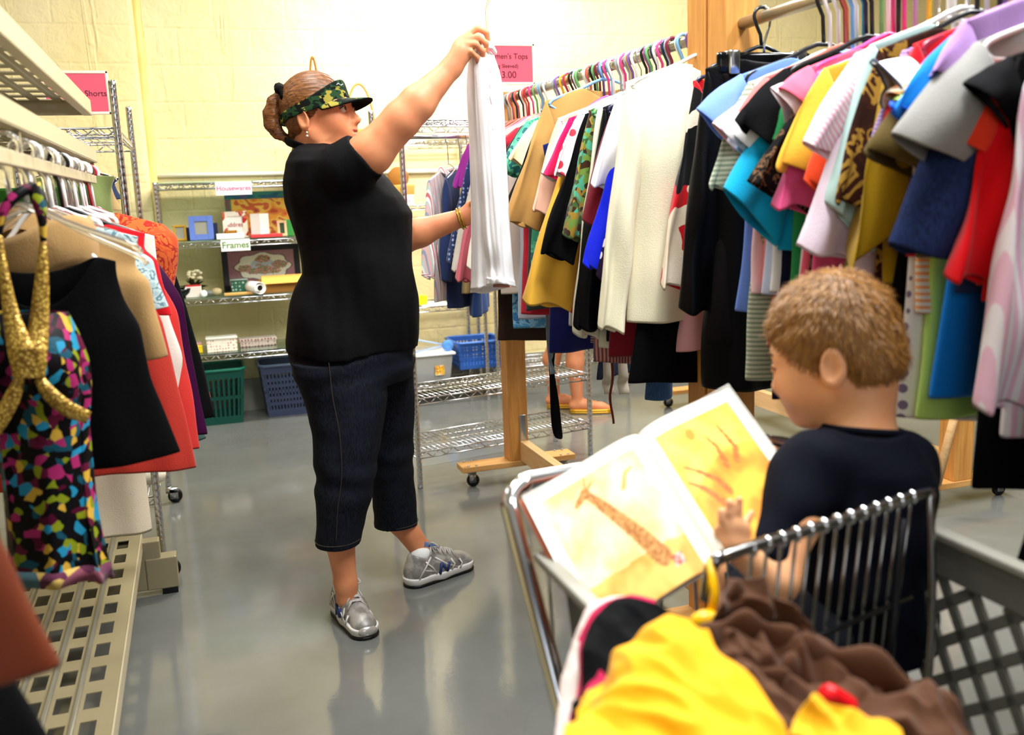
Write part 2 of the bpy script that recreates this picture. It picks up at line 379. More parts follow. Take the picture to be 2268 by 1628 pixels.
# ------------------------------------------------------------------ text
def text(body, size, mat, parent, o, right, up, name='lettering', align='CENTER', bold=0, spacing=1.0):
    cu = bpy.data.curves.new('t', 'FONT'); cu.body = body; cu.size = size; cu.align_x = align; cu.align_y = 'CENTER'; cu.extrude = .0006; cu.offset = bold; cu.space_character = spacing
    ob = bpy.data.objects.new('t', cu); COL.objects.link(ob); dg = bpy.context.evaluated_depsgraph_get()
    me = bpy.data.meshes.new_from_object(ob.evaluated_get(dg)); bpy.data.objects.remove(ob); bpy.data.curves.remove(cu)
    V = np.array([v.co[:] for v in me.vertices]); F = [tuple(p.vertices) for p in me.polygons]; bpy.data.meshes.remove(me)
    right = np.array(right, float); right /= np.linalg.norm(right); up = np.array(up, float); up -= right*(up@right); up /= np.linalg.norm(up); n = np.cross(right, up)
    return put(name, (np.array(o)+V[:, :1]*right+V[:, 1:2]*up+V[:, 2:3]*n, F), mat, parent, smooth=False)
# ------------------------------------------------------------------ chrome wire shelving
def wire_shelf(root, P, dx, dy, z, mat=CHROME, pitch=.026, name='wire_shelf', r=.0028):
    """P corner (x,y), dx, dy edge vectors"""
    P, dx, dy = [np.array((*q, 0.)) for q in (P, dx, dy)]; L, D = np.linalg.norm(dx), np.linalg.norm(dy); m = MB()
    Z0, Z1 = np.array((0, 0, z)), np.array((0, 0, z-.028)); c = [P, P+dx, P+dx+dy, P+dy]
    for i in range(4):
        a, b = c[i], c[(i+1) % 4]; m.cyl(a+Z0, b+Z0, r*1.25, n=6); m.cyl(a+Z1, b+Z1, r*1.25, n=6)
        n = max(2, int(np.linalg.norm(b-a)/.033)); pts = [a+(b-a)*k/n+(Z0 if k % 2 else Z1) for k in range(n+1)]
        for k in range(n): m.cyl(pts[k], pts[k+1], r*.9, n=4)
    for k in range(1, int(L/pitch)):
        a = P+dx*(k*pitch/L)+Z0; m.cyl(a, a+dy, r*.75, n=4)
    for k in (1, 2, 3): a = P+dy*k/4+Z0*1-np.array((0, 0, .004)); m.cyl(a, a+dx, r, n=4)
    s = put(name, m, mat, root)
    return s
def posts(root, P, dx, dy, h, mat=CHROME, h0=0., caster=0):
    P, dx, dy = [np.array((*q, 0.)) for q in (P, dx, dy)]
    for c in (P, P+dx, P+dx+dy, P+dy):
        m = MB(); zz = np.arange(h0+.03, h-.02, .0254); pr = [(.0128, h0)]
        for z in zz: pr += [(.0128, z-.0012), (.01262, z-.0004), (.01262, z+.0004), (.0128, z+.0012)]
        pr += [(.0128, h-.004), (.010, h), (.001, h+.001)]
        m.lathe(pr, (c[0], c[1], 0), 12); p = put('post', m, mat, root)
        if caster:
            b = MB(); b.lathe([(.004, .055), (.014, .058), (.014, h0+.004), (.004, h0+.004)], (c[0], c[1], 0), 10); b.box((c[0]+.012, c[1], .058), (.05, .036, .02)); b.box((c[0]+.02, c[1]-.016, .042), (.035, .004, .045)); b.box((c[0]+.02, c[1]+.016, .042), (.035, .004, .045))
            k = put('caster_fork', b, CHROME2, p)
            R = np.array([(1, 0, 0), (0, 0, 1), (0, -1, 0)]).T
            put('caster_wheel', MB().lathe([(.001, -.013), (.026, -.013), (.031, -.008), (.031, .008), (.026, .013), (.001, .013)], (c[0]+.024, c[1], .031), 18, ax=R), BLACKP, p)
GLASS = None
def glassmat():
    t = NT('green_glass', .03, 0, .5); t.col('#cfeedd'); t.b.inputs['Transmission Weight'].default_value = .95; t.b.inputs['IOR'].default_value = 1.45; return t.m
GLASS = glassmat()
def unit(name, label, P, dx, dy, shelves, h, glass=(), h0=0., caster=0):
    r = thing(name, label, 'shelf', (P[0]+(dx[0]+dy[0])/2, P[1]+(dx[1]+dy[1])/2, 0)); posts(r, P, dx, dy, h, h0=h0, caster=caster)
    for z in shelves: wire_shelf(r, P, dx, dy, z)
    for z in glass:
        c = np.array((P[0]+(dx[0]+dy[0])/2, P[1]+(dx[1]+dy[1])/2, z+.0075)); put('glass_panel', MB().box(c, (math.hypot(*dx)-.01, math.hypot(*dy)-.005, .007)), GLASS, r, smooth=False)
    return r
YH = 5.70
hx0 = on(342, 406, 1, YH)[0]
zs = [on(500, y, 1, YH)[2] for y in (404, 535, 661, 786)]
unit('shelving_unit', 'chrome wire shelving unit with glass shelves of housewares against the yellow wall', (hx0, YH), (.91, 0), (0, .40), [zs[0], zs[1], zs[2], zs[3]], zs[0]+.012, glass=zs)
bx0 = hx0+.96
unit('shelving_unit', 'tall chrome shelving unit with wicker baskets, behind the woman', (bx0, YH), (.91, 0), (0, .40), [1.62, 1.24, .62, .13], 1.66)
unit('shelving_unit', 'chrome shelving unit on the wall behind the rolling rack, blue basket on it', (bx0+.98, YH), (.91, 0), (0, .40), [1.60, .9, .19], 1.66)
AP, ADX = np.array((.872, 4.06)), np.array((.905, .172)); ADY = np.array((-.062, .325))
aisle = unit('shelving_unit', 'open chrome wire shelving unit standing in the aisle behind the woman', AP, ADX, ADY, [.165, .41, 1.615], 1.68)
rz0 = 1.555; q0, q1 = AP+ADY*.5, AP+ADX+ADY*.5
put('hanging_rod', MB().cyl((*q0, rz0), (*q1, rz0), .011), CHROME, aisle)
WP = (-.645, 3.43)
unit('rolling_shelf', 'chrome wire rolling rack on casters at the left, behind the perforated metal rack', WP, (.445, 0), (0, .90), [.30, .9, 1.55], 1.70, h0=.07, caster=1)
# ------------------------------------------------------------------ signs
def sign(name, label, px, Y, bg, lines, border=None, cat='sign', th=.004, tilt=0, stand=None):
    (x0, y0, x1, y1) = px; a = on(x0, y0, 1, Y); b = on(x1, y0, 1, Y); c = on(x0, y1, 1, Y)
    w = b[0]-a[0]; h = a[2]-c[2]; cx, cz = (a[0]+b[0])/2, (a[2]+c[2])/2 + (b[2]-a[2])/2
    r = thing(name, label, cat, (cx, Y, cz-h/2))
    put('panel', MB().box((cx, Y, cz), (w, th, h)), bg, r, smooth=False)
    if border:
        m = MB(); t = .011
        for s in (-1, 1): m.box((cx+s*w/2, Y, cz), (t, th*2.2, h+t)); m.box((cx, Y, cz+s*h/2), (w+t, th*2.2, t))
        put('frame', m, border, r, bevel=.002)
    for (s, fy, size, mt, *rest) in lines:
        text(s, size*h, mt, r, (cx+(rest[0] if rest else 0)*w, Y-th/2-.0006, cz+fy*h), (1, 0, 0), (0, 0, 1), bold=rest[1] if len(rest) > 1 else 0)
    if stand: put('stand_rod', MB().cyl((cx, Y, stand), (cx, Y, cz-h/2), .006), border, r)
    return r
CARD = plain('white_card', '#f5f3ea', .6); PINKT = plain('pink_ink', '#d2558a', .6); GREENT = plain('green_ink', '#5c8a3c', .6); REDP = plain('red_sign_paper', '#e0566a', .5); INK = plain('dark_ink', '#4a1420', .6)
sign('shelf_sign', 'white card reading Housewares on the top shelf edge', (476, 402, 556, 432), YH-.012, CARD, [('Housewares', 0, .50, PINKT, 0, .0004)])
sign('shelf_sign', 'white card reading Frames on the second shelf edge', (488, 530, 553, 556), YH-.012, CARD, [('Frames', 0, .78, GREENT, 0, .0006)])
sign('shelf_sign', 'white card with pink Baskets lettering under the lidded wicker basket', (862, 432, 916, 456), YH-.012, CARD, [('Baskets', 0, .55, PINKT)])
sign('hanging_sign', 'red Shorts sign in a clear holder above the left wire rack', (92, 160, 235, 252), 4.336, REDP, [("Women's Shorts", -.02, .20, INK, .02), ('$2.00', -.32, .22, INK, 0)], plain('clear_frame', '#e9d6c4', .3))
sign('rack_sign', 'red price sign for tops in a white frame at the far end of the rack', (1040, 99, 1180, 186), 4.06, REDP, [("Women's Tops", .20, .20, INK, .06), ('(Long Sleeved)', -.05, .14, INK, .02), ('$3.00', -.28, .25, INK, .06)], plain('ivory_frame', '#f3e6cf', .4), stand=1.695)
# ------------------------------------------------------------------ things on the housewares shelves
def bx(name, label, cat, px, Y, d, mat, lean=0, z=None, bevel=.002, parts=None, group=None, yaw=0):
    """an upright box whose front face covers the pixel rectangle px on the plane Y; rests on height z"""
    a, b = on(px[0], px[3], 1, Y), on(px[2], px[1], 1, Y); w = b[0]-a[0]; zb = a[2] if z is None else z; h = b[2]-zb; cx = (a[0]+b[0])/2
    r = thing(name, label, cat, (cx, Y+d/2, zb), rot=(lean, 0, yaw), group=group)
    put('body', MB().box((0, 0, h/2), (w, d, h)), mat, r, local=True, smooth=False, bevel=bevel); return r, w, h
def frame(label, px, Y, z, fm, pm, bar=.2, lean=-.12, cat='picture frame', d=.015):
    a, b = on(px[0], px[3], 1, Y), on(px[2], px[1], 1, Y); w = b[0]-a[0]; h = b[2]-z; cx = (a[0]+b[0])/2; t = bar*w
    r = thing('framed_picture', label, cat, (cx, Y, z), rot=(lean, 0, 0)); m = MB()
    for s in (-1, 1): m.box((s*(w-t)/2, 0, h/2), (t, d, h)); m.box((0, 0, h/2+s*(h-t)/2), (w-2*t, d, t))
    put('border', m, fm, r, local=True, smooth=False, bevel=.0015); put('insert', MB().box((0, d*.2, h/2), (w-2*t+.004, .004, h-2*t+.004)), pm, r, local=True, smooth=False)
    return r, w, h
z2, z3, z4, z1 = zs[1]+.012, zs[2]+.012, zs[3]+.012, zs[0]+.012
GREYP = plain('grey_insert', '#a7a490', .5)
frame('small yellow picture frame at the left end of the upper shelf', (386, 498, 411, 530), 5.84, z2, plain('mustard_paint', '#d9a21c', .5), GREYP, .16)
bx('box', 'dark navy box between the yellow and the blue frame', 'box', (408, 504, 424, 530), 5.95, .06, plain('navy_card', '#23284a', .6), z=z2)
frame('light blue painted picture frame with grey insert on the upper shelf', (421, 477, 470, 530), 5.80, z2, plain('cornflower', '#6a86d8', .5), GREYP, .24)
bx('book', 'dark blue book standing right of the blue picture frame', 'book', (469, 494, 481, 528), 5.86, .12, plain('dark_blue_cover', '#202b52', .5), z=z2)
fr, w, h = frame('red and white patterned picture frame with red script inside', (496, 467, 546, 528), 5.86, z2, fabric('#f3e6d4', 'print', ['#b8322c', '#f3e6d4', '#f6eddc', '#cf6a50', '#f3e6d4'], sc=1.6), CARD, .2)
text('Address', .036, plain('red_ink', '#b02a2a', .5), fr, np.array(WM(fr) @ Vector((0, -.006, h*.5))), (1, 0, 0), (0, .12, 1), name='script_lettering')
r, w, h = bx('tray', 'white lidded tray with gilt ornaments in front of the patterned frame', 'tray', (480, 516, 540, 531), 5.74, .10, plain('white_glaze', '#efeee2', .25), z=z2)
m = MB()
for i in range(6): m.ball((-.02+i*.011, 0, h+.008), (.008, .008, .010), 8)
put('ornament', m, plain('gilt', '#9c6a1c', .3, .8), r, local=True)
r = thing('card', 'white folded card standing open before the orange painting', 'card', (on(578, 520, 1, 5.8)[0], 5.82, z2), 0)
hh = on(578, 473, 1, 5.8)[2]-z2
put('leaf', MB().box((-.026, -.012, hh/2), (.058, .003, hh), np.array(Matrix.Rotation(-.5, 3, 'Z'))), CARD, r, local=True, smooth=False); put('leaf', MB().box((.026, -.012, hh/2), (.058, .003, hh), np.array(Matrix.Rotation(.5, 3, 'Z'))), CARD, r, local=True, smooth=False)
bx('book', 'flat red book lying on the upper shelf front', 'book', (556, 517, 626, 526), 5.72, .13, plain('red_cover', '#d23a3c', .5), z=z2)
frame('small unpainted wooden frame beside a green book', (616, 488, 634, 527), 5.80, z2, plain('pale_wood', '#d9b98a', .6), plain('dark_green_card', '#30492a', .6), .26)
bx('book', 'green book standing at the right end of the upper shelf', 'book', (633, 486, 650, 527), 5.83, .08, plain('green_cover', '#3f9a45', .5), z=z2)
def painted(name, root, w, h, d, fn, n=70):
    """flat panel whose front carries a colour pattern sampled on a fine grid"""
    gx, gz = np.linspace(-.5, .5, n), np.linspace(0, 1, n); V = np.array([[(x*w, -d, z*h) for x in gx] for z in gz]); C = np.array([[fn(x+.5, z) for x in gx] for z in gz])
    m = MB().grid(V); return put(name, m, vcol('paint'), root, local=True, cols=C.reshape(-1, 3))
def abstract(u, v):
    if v > .84: c = '#1d4d6a' if nz((u*9, v*14, 1)) > 0 else ('#2b6a58' if nz((u*7, v*9, 5)) > -.2 else '#5a3c78')
    elif u < .07: c = '#7d4a50' if nz((u*20, v*9, 2)) > 0 else '#49705a'
    else:
        k = nz((u*4, v*3.5, 0))+.5*nz((u*13, v*10, 3)); c = ['#b8421c', '#d9702a', '#e6952e', '#e8b24a', '#c9552a', '#9a3b2a'][int(np.clip((k+.75)*4, 0, 5))]
    return rgb(c)
a, b = on(505, 524, 1, 6.0), on(655, 421, 1, 6.0)
r = thing('painting', 'unframed orange abstract painting with a blue-green top leaning on the wall', 'painting', ((a[0]+b[0])/2+.03, 6.02, z2), rot=(-.05, 0, 0)); w, h = b[0]-a[0]+.06, b[2]-z2
put('canvas', MB().box((0, .01, h/2), (w, .02, h)), plain('canvas', '#6b4a3a', .8), r, local=True, smooth=False); painted('picture', r, w, h, .002, abstract, 90)
# framed floral plate picture
a, b = on(497, 640, 1, 5.98), on(662, 538, 1, 5.98); w, h = b[0]-a[0], b[2]-z3
r = thing('framed_picture', 'dark framed picture of an oval floral plate under the Frames sign', 'picture frame', ((a[0]+b[0])/2, 6.0, z3), rot=(-.06, 0, 0)); m = MB(); t = .035
for s in (-1, 1): m.box((s*(w-t)/2, 0, h/2), (t, .02, h)); m.box((0, 0, h/2+s*(h-t)/2), (w, .02, t))
put('border', m, plain('dark_frame', '#23201f', .4), r, local=True, smooth=False, bevel=.003)
def plate(u, v):
    x, y = (u-.52)*2.25, (v-.52)*2.7; an = math.atan2(y, x); R = math.hypot(x, y)/(.93+.06*math.cos(8*an))
    if R > 1.0: return rgb('#a97880') if nz((u*60, v*60, 0)) > 0 else rgb('#9c6b72')
    if R > .955: return rgb('#5d5140')
    for (fx, fy, fr) in ((-.6, -.1, .24), (-.32, -.32, .2), (.55, .1, .27), (.36, -.3, .22), (0, .5, .26), (.05, -.25, .3), (-.15, .1, .1)):
        if math.hypot(x-fx, y-fy) < fr+.08*nz((u*30, v*30, 2)):
            k = nz((u*34, v*34, 7)); return rgb('#c96f66' if k > .18 else '#e0b0a0' if k > 0 else '#55704a' if k > -.2 else '#8a9a62')
    if x*x*1.6+y*y < .3: return rgb('#b9c4cc')
    return rgb('#ece6d2')
painted('picture', r, w-.06, h-.03, .006, plate, 110).location.z = .015
# silk plant, oddments
p = on(430, 640, 1, 5.84); r = thing('potted_plant', 'artificial plant with cream flowers and dark leaves on the middle shelf', 'plant', (p[0], 5.84, z3))
put('pot', MB().lathe([(.03, 0), (.045, .01), (.05, .05), (.044, .05), (.03, .045)], n=16), plain('green_pot', '#2c4a3a', .4), r, local=True)
random.seed(4); m = MB(); fl = MB()
for i in range(46):
    an = random.uniform(0, 6.28); el = random.uniform(.0, 1.1); L = random.uniform(.05, .10); d = np.array((math.cos(an)*math.cos(el), math.sin(an)*math.cos(el), math.sin(el))); s = np.cross(d, (0, 0, 1)); s /= np.linalg.norm(s); b0 = np.array((0, 0, .05)); w_ = .012
    m.add([b0, b0+d*L*.5+s*w_, b0+d*L-np.array((0, 0, .015)), b0+d*L*.5-s*w_], [(0, 1, 2, 3)])
for i in range(16):
    an = random.uniform(0, 6.28); rr = random.uniform(0, .045); fl.ball((math.cos(an)*rr, math.sin(an)*rr, .10+random.uniform(0, .05)), (.014, .014, .009), 7)
put('foliage', m, plain('dark_leaf', '#26381f', .6), r, local=True, smooth=False); put('blossoms', fl, plain('cream_petal', '#e9e0b8', .7), r, local=True)
r, w, h = bx('box', 'small white and red box of stickers below the artificial plant', 'box', (411, 634, 446, 650), 5.76, .07, plain('sticker_box', '#e7ddd0', .5), z=z3)
put('lid', MB().box((0, 0, h+.004), (w*.9, .06, .008)), plain('red_lid', '#c22f35', .4), r, local=True, bevel=.001)
p = on(402, 658, 1, 5.74); r = thing('bowl', 'black glossy bowl at the left of the middle shelf', 'bowl', (p[0], 5.79, z3)); put('body', MB().lathe([(.025, 0), (.03, .002), (.055, .03), (.062, .055), (.058, .055), (.05, .03), (.02, .008), (.001, .008)], n=24), plain('black_glaze', '#0a0a0b', .15), r, local=True)
p = on(452, 657, 1, 5.74); r = thing('tape_roll', 'small white tape roll at the front of the middle shelf', 'tape roll', (p[0], 5.75, z3))
Rr = np.array([(1, 0, 0), (0, 0, 1), (0, -1, 0)]).T
put('roll', MB().lathe([(.009, -.011), (.019, -.011), (.019, .011), (.009, .011)], (0, 0, .019), 20, ax=Rr), CARD, r, local=True)
p = on(480, 645, 1, 5.8); put_ = MB().ball((p[0], 5.8, z3+.022), (.03, .025, .022), 10); tag(put('cloth_bundle', put_, plain('straw', '#cdb98a', .8)), 'small straw coloured bundle beside the green lattice box', 'bundle')
tag(put('plastic_bag', MB().ball((on(455, 648, 1, 5.82)[0]+.035, 5.83, z3+.016), (.055, .04, .016), 12), plain('clear_bag', '#c9d2d0', .2, Transmission_Weight=.6)), 'clear plastic bag lying behind the tape roll', 'bag')
r, w, h = bx('box', 'green lattice patterned box on the middle shelf', 'box', (514, 620, 547, 652), 5.80, .09, fabric('#3b6a55', 'dots', '#b8cdbf', sc=2), z=z3)
m = MB(); m.box((0, 0, h+.003), (w+.01, .1, .006)); put('lid', m, plain('glass_lid', '#9db0a6', .2), r, local=True)
bx('ruler', 'wide yellow wooden strip lying in front of the lattice box', 'ruler', (497, 646, 562, 656), 5.73, .03, plain('yellow_wood', '#dba85a', .5), z=z3)
a = on(588, 646, 1, 5.72); b = np.array((on(552, 632, 1, 5.72)[0]-.02, 5.90, z3+.036))
r = thing('paper_roll', 'white paper roll pointing forward beside the cardboard box', 'paper roll', (a[0], 5.69, z3)); a = np.array((a[0]-.03, 5.68, z3+.036)); d = (b-a)/np.linalg.norm(b-a)
m = MB(); m.tube([a, b], [.034, .034], 24, caps=False); m.tube([a, b], [.019, .019], 20, caps=False)
put('paper', m, CARD, r, solid=.002); put('bore_shade', MB().tube([a+d*.01, a+d*.03], [.019, .019], 20), plain('bore_shade_dark', '#15120f', .8), r)  # dark plug inside the roll: the shade of its hole as colour
put('band', MB().tube([a+d*.14, b], [.0355, .0355], 20), plain('pink_wrap', '#c98d84', .6), r)
a, b = on(585, 654, 1, 5.76), on(690, 622, 1, 5.76); r = thing('cardboard_box', 'open brown cardboard box with raised flap on the middle shelf', 'box', ((a[0]+b[0])/2, 5.86, z3)); w = b[0]-a[0]; h = b[2]-z3
CB = plain('cardboard', '#a8712f', .8); CB2 = plain('cardboard_inside', '#dba24a', .8); m = MB()
for s in (-1, 1): m.box((s*w/2, 0, h/2), (.004, .2, h)); m.box((0, s*.1, h/2), (w, .004, h))
m.box((0, 0, .002), (w, .2, .004)); put('carton', m, CB, r, local=True, smooth=False)
put('flap', MB().box((0, -.115, h+.022), (w*1.06, .004, .062), np.array(Matrix.Rotation(-.75, 3, 'X'))), CB2, r, local=True, smooth=False); put('flap', MB().box((-w/2-.035, 0, h-.004), (.085, .19, .004), np.array(Matrix.Rotation(-.45, 3, 'Y'))), CB2, r, local=True, smooth=False)
# bottom glass shelf
r, w, h = bx('tin', 'yellow tin with a picture lid at the left of the lowest glass shelf', 'tin', (414, 764, 448, 785), 5.76, .09, plain('yellow_tin', '#e8c21e', .35), z=z4, bevel=.006)
put('lid', MB().box((0, 0, h+.006), (w*.94, .085, .012)), fabric('#c9a27a', 'blotch', '#8aa6b8', c3='#d86a5a', sc=3), r, local=True, bevel=.004)
r, w, h = bx('box', 'white box with small painted flowers on the lowest glass shelf', 'box', (460, 748, 524, 785), 5.75, .10, fabric('#efe9d6', 'dots', '#c98a78', sc=2.6, rough=.5), z=z4)
put('lid', MB().box((0, 0, h+.004), (w*1.05, .108, .012)), plain('cream_card', '#efe9d8', .5), r, local=True, bevel=.002)
r, w, h = bx('box', 'long low box patterned with tiny flowers on the lowest glass shelf', 'box', (533, 752, 611, 772), 5.86, .10, fabric('#e3d2c2', 'dots', '#a86a62', sc=2.2, rough=.5), z=z4)
put('lid', MB().box((0, 0, h+.008), (w*1.05, .108, .018)), fabric('#e6d6c6', 'dots', '#a86a62', sc=2.2, rough=.5), r, local=True, bevel=.002)
# ------------------------------------------------------------------ laundry baskets
def basket(name, label, c, w, d, h, col, nx=14, ny=8, taper=.82, rows=1, holes='slot', cat='basket', rz=0, rimc=None):
    r = thing(name, label, cat, c, rz); M_ = plain('bk_'+col, col, .4); m = MB()
    def P(s, u, v):                        # side s, u along, v up
        k = taper+(1-taper)*v; x, y = w/2*k, d/2*k
        return [(-x+2*x*u, -y, v*h), (x, -y+2*y*u, v*h), (x-2*x*u, y, v*h), (-x, y-2*y*u, v*h)][s]
    def quad(s, u0, u1, v0, v1): m.add([P(s, u0, v0), P(s, u1, v0), P(s, u1, v1), P(s, u0, v1)], [(0, 1, 2, 3)])
    for s in range(4):
        n = nx if s % 2 == 0 else ny
        quad(s, 0, 1, 0, .14); quad(s, 0, 1, .84, 1); lv = np.linspace(.14, .84, rows+1)
        for q in lv[1:-1]: quad(s, 0, 1, q-.03, q+.03)
        for i in range(n+1):
            u = i/n; e = .22/n if 0 < i < n else .6/n; quad(s, max(0, u-e), min(1, u+e), .14, .84)
    k = taper; m.add([(-w/2*k, -d/2*k, .002), (w/2*k, -d/2*k, .002), (w/2*k, d/2*k, .002), (-w/2*k, d/2*k, .002)], [(0, 1, 2, 3)])
    put('body', m, M_, r, local=True, smooth=False, solid=.005)
    x, y = w/2+.006, d/2+.006; q = .03
    pts = [(-x+q, -y, h), (x-q, -y, h), (x, -y+q, h), (x, y-q, h), (x-q, y, h), (-x+q, y, h), (-x, y-q, h), (-x, -y+q, h)]
    put('rim', MB().tube(pts, .009, 8, closed=True), plain('bk_'+(rimc or col), rimc or col, .35), r, local=True); return r
a, b = on(432, 944, 2, 0), on(540, 935, 2, 0)
basket('laundry_basket', 'dark green slotted laundry basket on the floor under the housewares shelves', ((a[0]+b[0])/2, 5.92, 0), (b[0]-a[0])/.84, .30, .33, '#0f4a3e', 11, 7, rows=2, rimc='#1d7a62')
a, b = on(585, 920, 2, 0), on(690, 912, 2, 0)
basket('laundry_basket', 'blue-grey laundry basket on the floor right of the green one', ((a[0]+b[0])/2+.03, 5.98, 0), (b[0]-a[0])/.80, .30, .32, '#3c4560', 16, 10, rows=6, rimc='#66708e')
a, b = on(925, 866, 1, YH+.02), on(1004, 796, 1, YH+.02)
r = thing('storage_bin', 'clear plastic storage bin with a label on the low shelf by the blue toy', 'bin', ((a[0]+b[0])/2-.03, YH+.17, .14)); w, h = b[0]-a[0]+.06, .17
m = MB(); m.box((0, 0, h/2), (w, .30, h), taper=.88); put('tub', m, plain('clear_tub', '#dfe3e4', .25, Transmission_Weight=.5), r, local=True, bevel=.01); put('lid', MB().box((0, 0, h+.008), (w+.03, .33, .016)), plain('white_lid', '#eef0f2', .3), r, local=True, bevel=.005)
put('sticker', MB().box((.06, -.149, h*.45), (.06, .004, .06)), fabric('#f0e0b0', 'blotch', '#e8c030', c3='#c03030', sc=3), r, local=True, smooth=False)
c = on(992, 777, 1, YH+.06); r = thing('toy_wand', 'light blue plastic toy with a spoked wheel and two rods on the clear bin', 'toy', (c[0], YH+.06, .34-.012))
LB = plain('light_blue_plastic', '#5d9be6', .3); k = c[2]-.328; m = MB()
put('wheel', MB().lathe([(.008, -.008), (.034, -.012), (.036, 0), (.034, .012), (.008, .008)], (0, 0, max(k, .036)), 20, ax=Rr), LB, r, local=True)
for e in ((-.22, .02, .09), (-.22, .01, .006)): put('rod', MB().cyl((0, .015, max(k, .036)), e, .005), plain('pale_blue_rod', '#a9c6ee', .3), r, local=True)
a, b = on(1018, 830, 1, YH+.03), on(1118, 770, 1, YH+.03)
basket('laundry_basket', 'bright blue basket with oval holes on the low chrome shelf', ((a[0]+b[0])/2, YH+.19, .20), b[0]-a[0], .30, .17, '#2f5fae', 14, 8, taper=.9, rows=4, rimc='#4a78c4')
r, w, h = bx('folded_paper', 'stack of papers on the middle shelf beyond the aisle unit', 'papers', (938, 676, 1000, 683), YH+.05, .22, CARD, z=.625)
r, w, h = bx('packet', 'yellow packet beside the papers behind the woman', 'packet', (916, 655, 946, 672), YH+.1, .08, plain('yellow_packet', '#f0d018', .4), z=.625)
# baskets on the tall unit
WK = fabric('#a9762f', 'hstripe', '#6d4519', sc=5, rough=.7); WK2 = fabric('#c9a052', 'hstripe', '#8d6428', sc=5, rough=.7)
def wicker(label, c, rr, h, handle, mat, sq=1.0):
    r = thing('wicker_basket', label, 'basket', c); put('body', MB().lathe([(rr*.75, 0), (rr*.9, h*.4), (rr, h), (rr*.93, h), (rr*.8, h*.4), (rr*.65, .01), (.001, .01)], n=28), mat, r, local=True)
    if handle:
        an = np.linspace(0, math.pi, 24); hw = handle[0]; put('handle', MB().tube([(hw*math.cos(t), 0, h*.7+(handle[1]-h*.7)*math.sin(t)) for t in an], .007, 8), mat, r, local=True)
    return r
c = on(697, 200, 1, 5.88); wicker('wicker basket with a tall narrow handle showing above the woman\'s visor', (c[0], 5.88, 1.625), .10, .10, (.03, on(697, 126, 1, 5.88)[2]-1.625), WK)
c = on(790, 250, 1, 5.86); wicker('pale wicker basket with a round hoop handle behind the camouflage brim', (c[0]+.02, 5.86, 1.625), .12, .07, (.085, on(790, 186, 1, 5.86)[2]-1.625), WK2)
a, b = on(868, 431, 1, 5.74), on(918, 398, 1, 5.74); r = thing('wicker_basket', 'square wicker basket with raised lid above the Baskets card', 'basket', ((a[0]+b[0])/2, 5.80, 1.245)); w, h = b[0]-a[0], .12
put('body', MB().box((0, 0, h/2), (w, .14, h), taper=.88), WK2, r, local=True, bevel=.008); put('lid', MB().lathe([(.001, -.006), (.062, -.006), (.066, 0), (.062, .006), (.001, .006)], (0, .07, h+.045), 24, ax=Rr), WK, r, local=True)
put('opening_shade', MB().box((0, -.071, h*.78), (.035, .006, .018)), plain('hole', '#0c0806', .9), r, local=True)  # solid near-black block stands in for the shade inside a hand hole
a, b = on(826, 432, 1, 5.74), on(852, 380, 1, 5.74); basket('plastic_basket', 'small red plastic basket left of the wicker basket with lid', ((a[0]+b[0])/2-.02, 5.80, 1.245), .13, .12, .14, '#d3211c', 6, 5, rows=3)
# things on the left wire rack
# ================================================================== LEFT: perforated metal rack
TAN = plain('tan_enamel', '#b9ac8c', .35, 0, .5); TAN2 = plain('grey_tan_enamel', '#988c6c', .35, .2, .5); SILV = plain('worn_rib', '#a9a79c', .3, .7)
XR, XL_, Y0, Y1 = -.255, -.70, .75, 3.33
def perf(root, z, lip=.045, xr=XR, y1=Y1, up=False, matl=TAN2, pitch=.063, hole=(.034, .075), dy=.131):
    m = MB(); rb = MB(); n = int((xr-XL_-.03)/pitch); x0 = xr-.022
    m.box((xr-.011, (Y0+y1)/2, z), (.022, y1-Y0, .003))
    for i in range(n):
        a = x0-i*pitch; b = a-pitch; c = (a+b)/2; hw = hole[0]/2
        m.box(((a+c+hw)/2, (Y0+y1)/2, z), (a-c-hw, y1-Y0, .003)); m.box(((b+c-hw)/2, (Y0+y1)/2, z), (c-hw-b, y1-Y0, .003))
        k = int((y1-Y0)/dy)
        for j in range(k+1):
            ya = max(Y0, y1-j*dy-(dy-hole[1])); yb = y1-j*dy
            if yb > ya: m.box((c, (ya+yb)/2, z), (hole[0], yb-ya, .003))
        rb.tube([(b, Y0, z+.004), (b, y1, z+.004)], .007, 8)
    m.box(((XL_+x0-n*pitch)/2, (Y0+y1)/2, z), (x0-n*pitch-XL_, y1-Y0, .003))
    s = put('shelf_deck', m, matl, root, smooth=False)
    put('shelf_rib', rb, SILV, s)
    l = MB(); l.box((xr, (Y0+y1)/2, z-lip/2+.003), (.004, y1-Y0, lip)); l.box((xr-.01, (Y0+y1)/2, z-lip+.003), (.024, y1-Y0, .003)); l.box(((xr+XL_)/2, y1, z-lip/2+.003), (xr-XL_, .004, lip)); l.box((XL_, (Y0+y1)/2, z-lip/2), (.004, y1-Y0, lip))
    put('shelf_lip', l, TAN, s, smooth=False)
pr = thing('perforated_rack', 'tan perforated steel shelf rack with a hanging bar in the left foreground', 'rack', (-.48, 2.0, 0))
perf(pr, .205); perf(pr, 1.625, xr=-.265); perf(pr, 1.475, xr=-.265, lip=.04)
m = MB(); m.box((-.275, (Y0+Y1)/2, 1.385), (.012, Y1-Y0-.05, .026)); put('hanging_bar', m, TAN, pr, smooth=False, bevel=.002)
m = MB()
for y in (Y0+.05, 1.9, Y1-.04): m.box((-.275, y, 1.42), (.01, .02, .07))
put('bar_bracket', m, TAN2, pr, smooth=False)
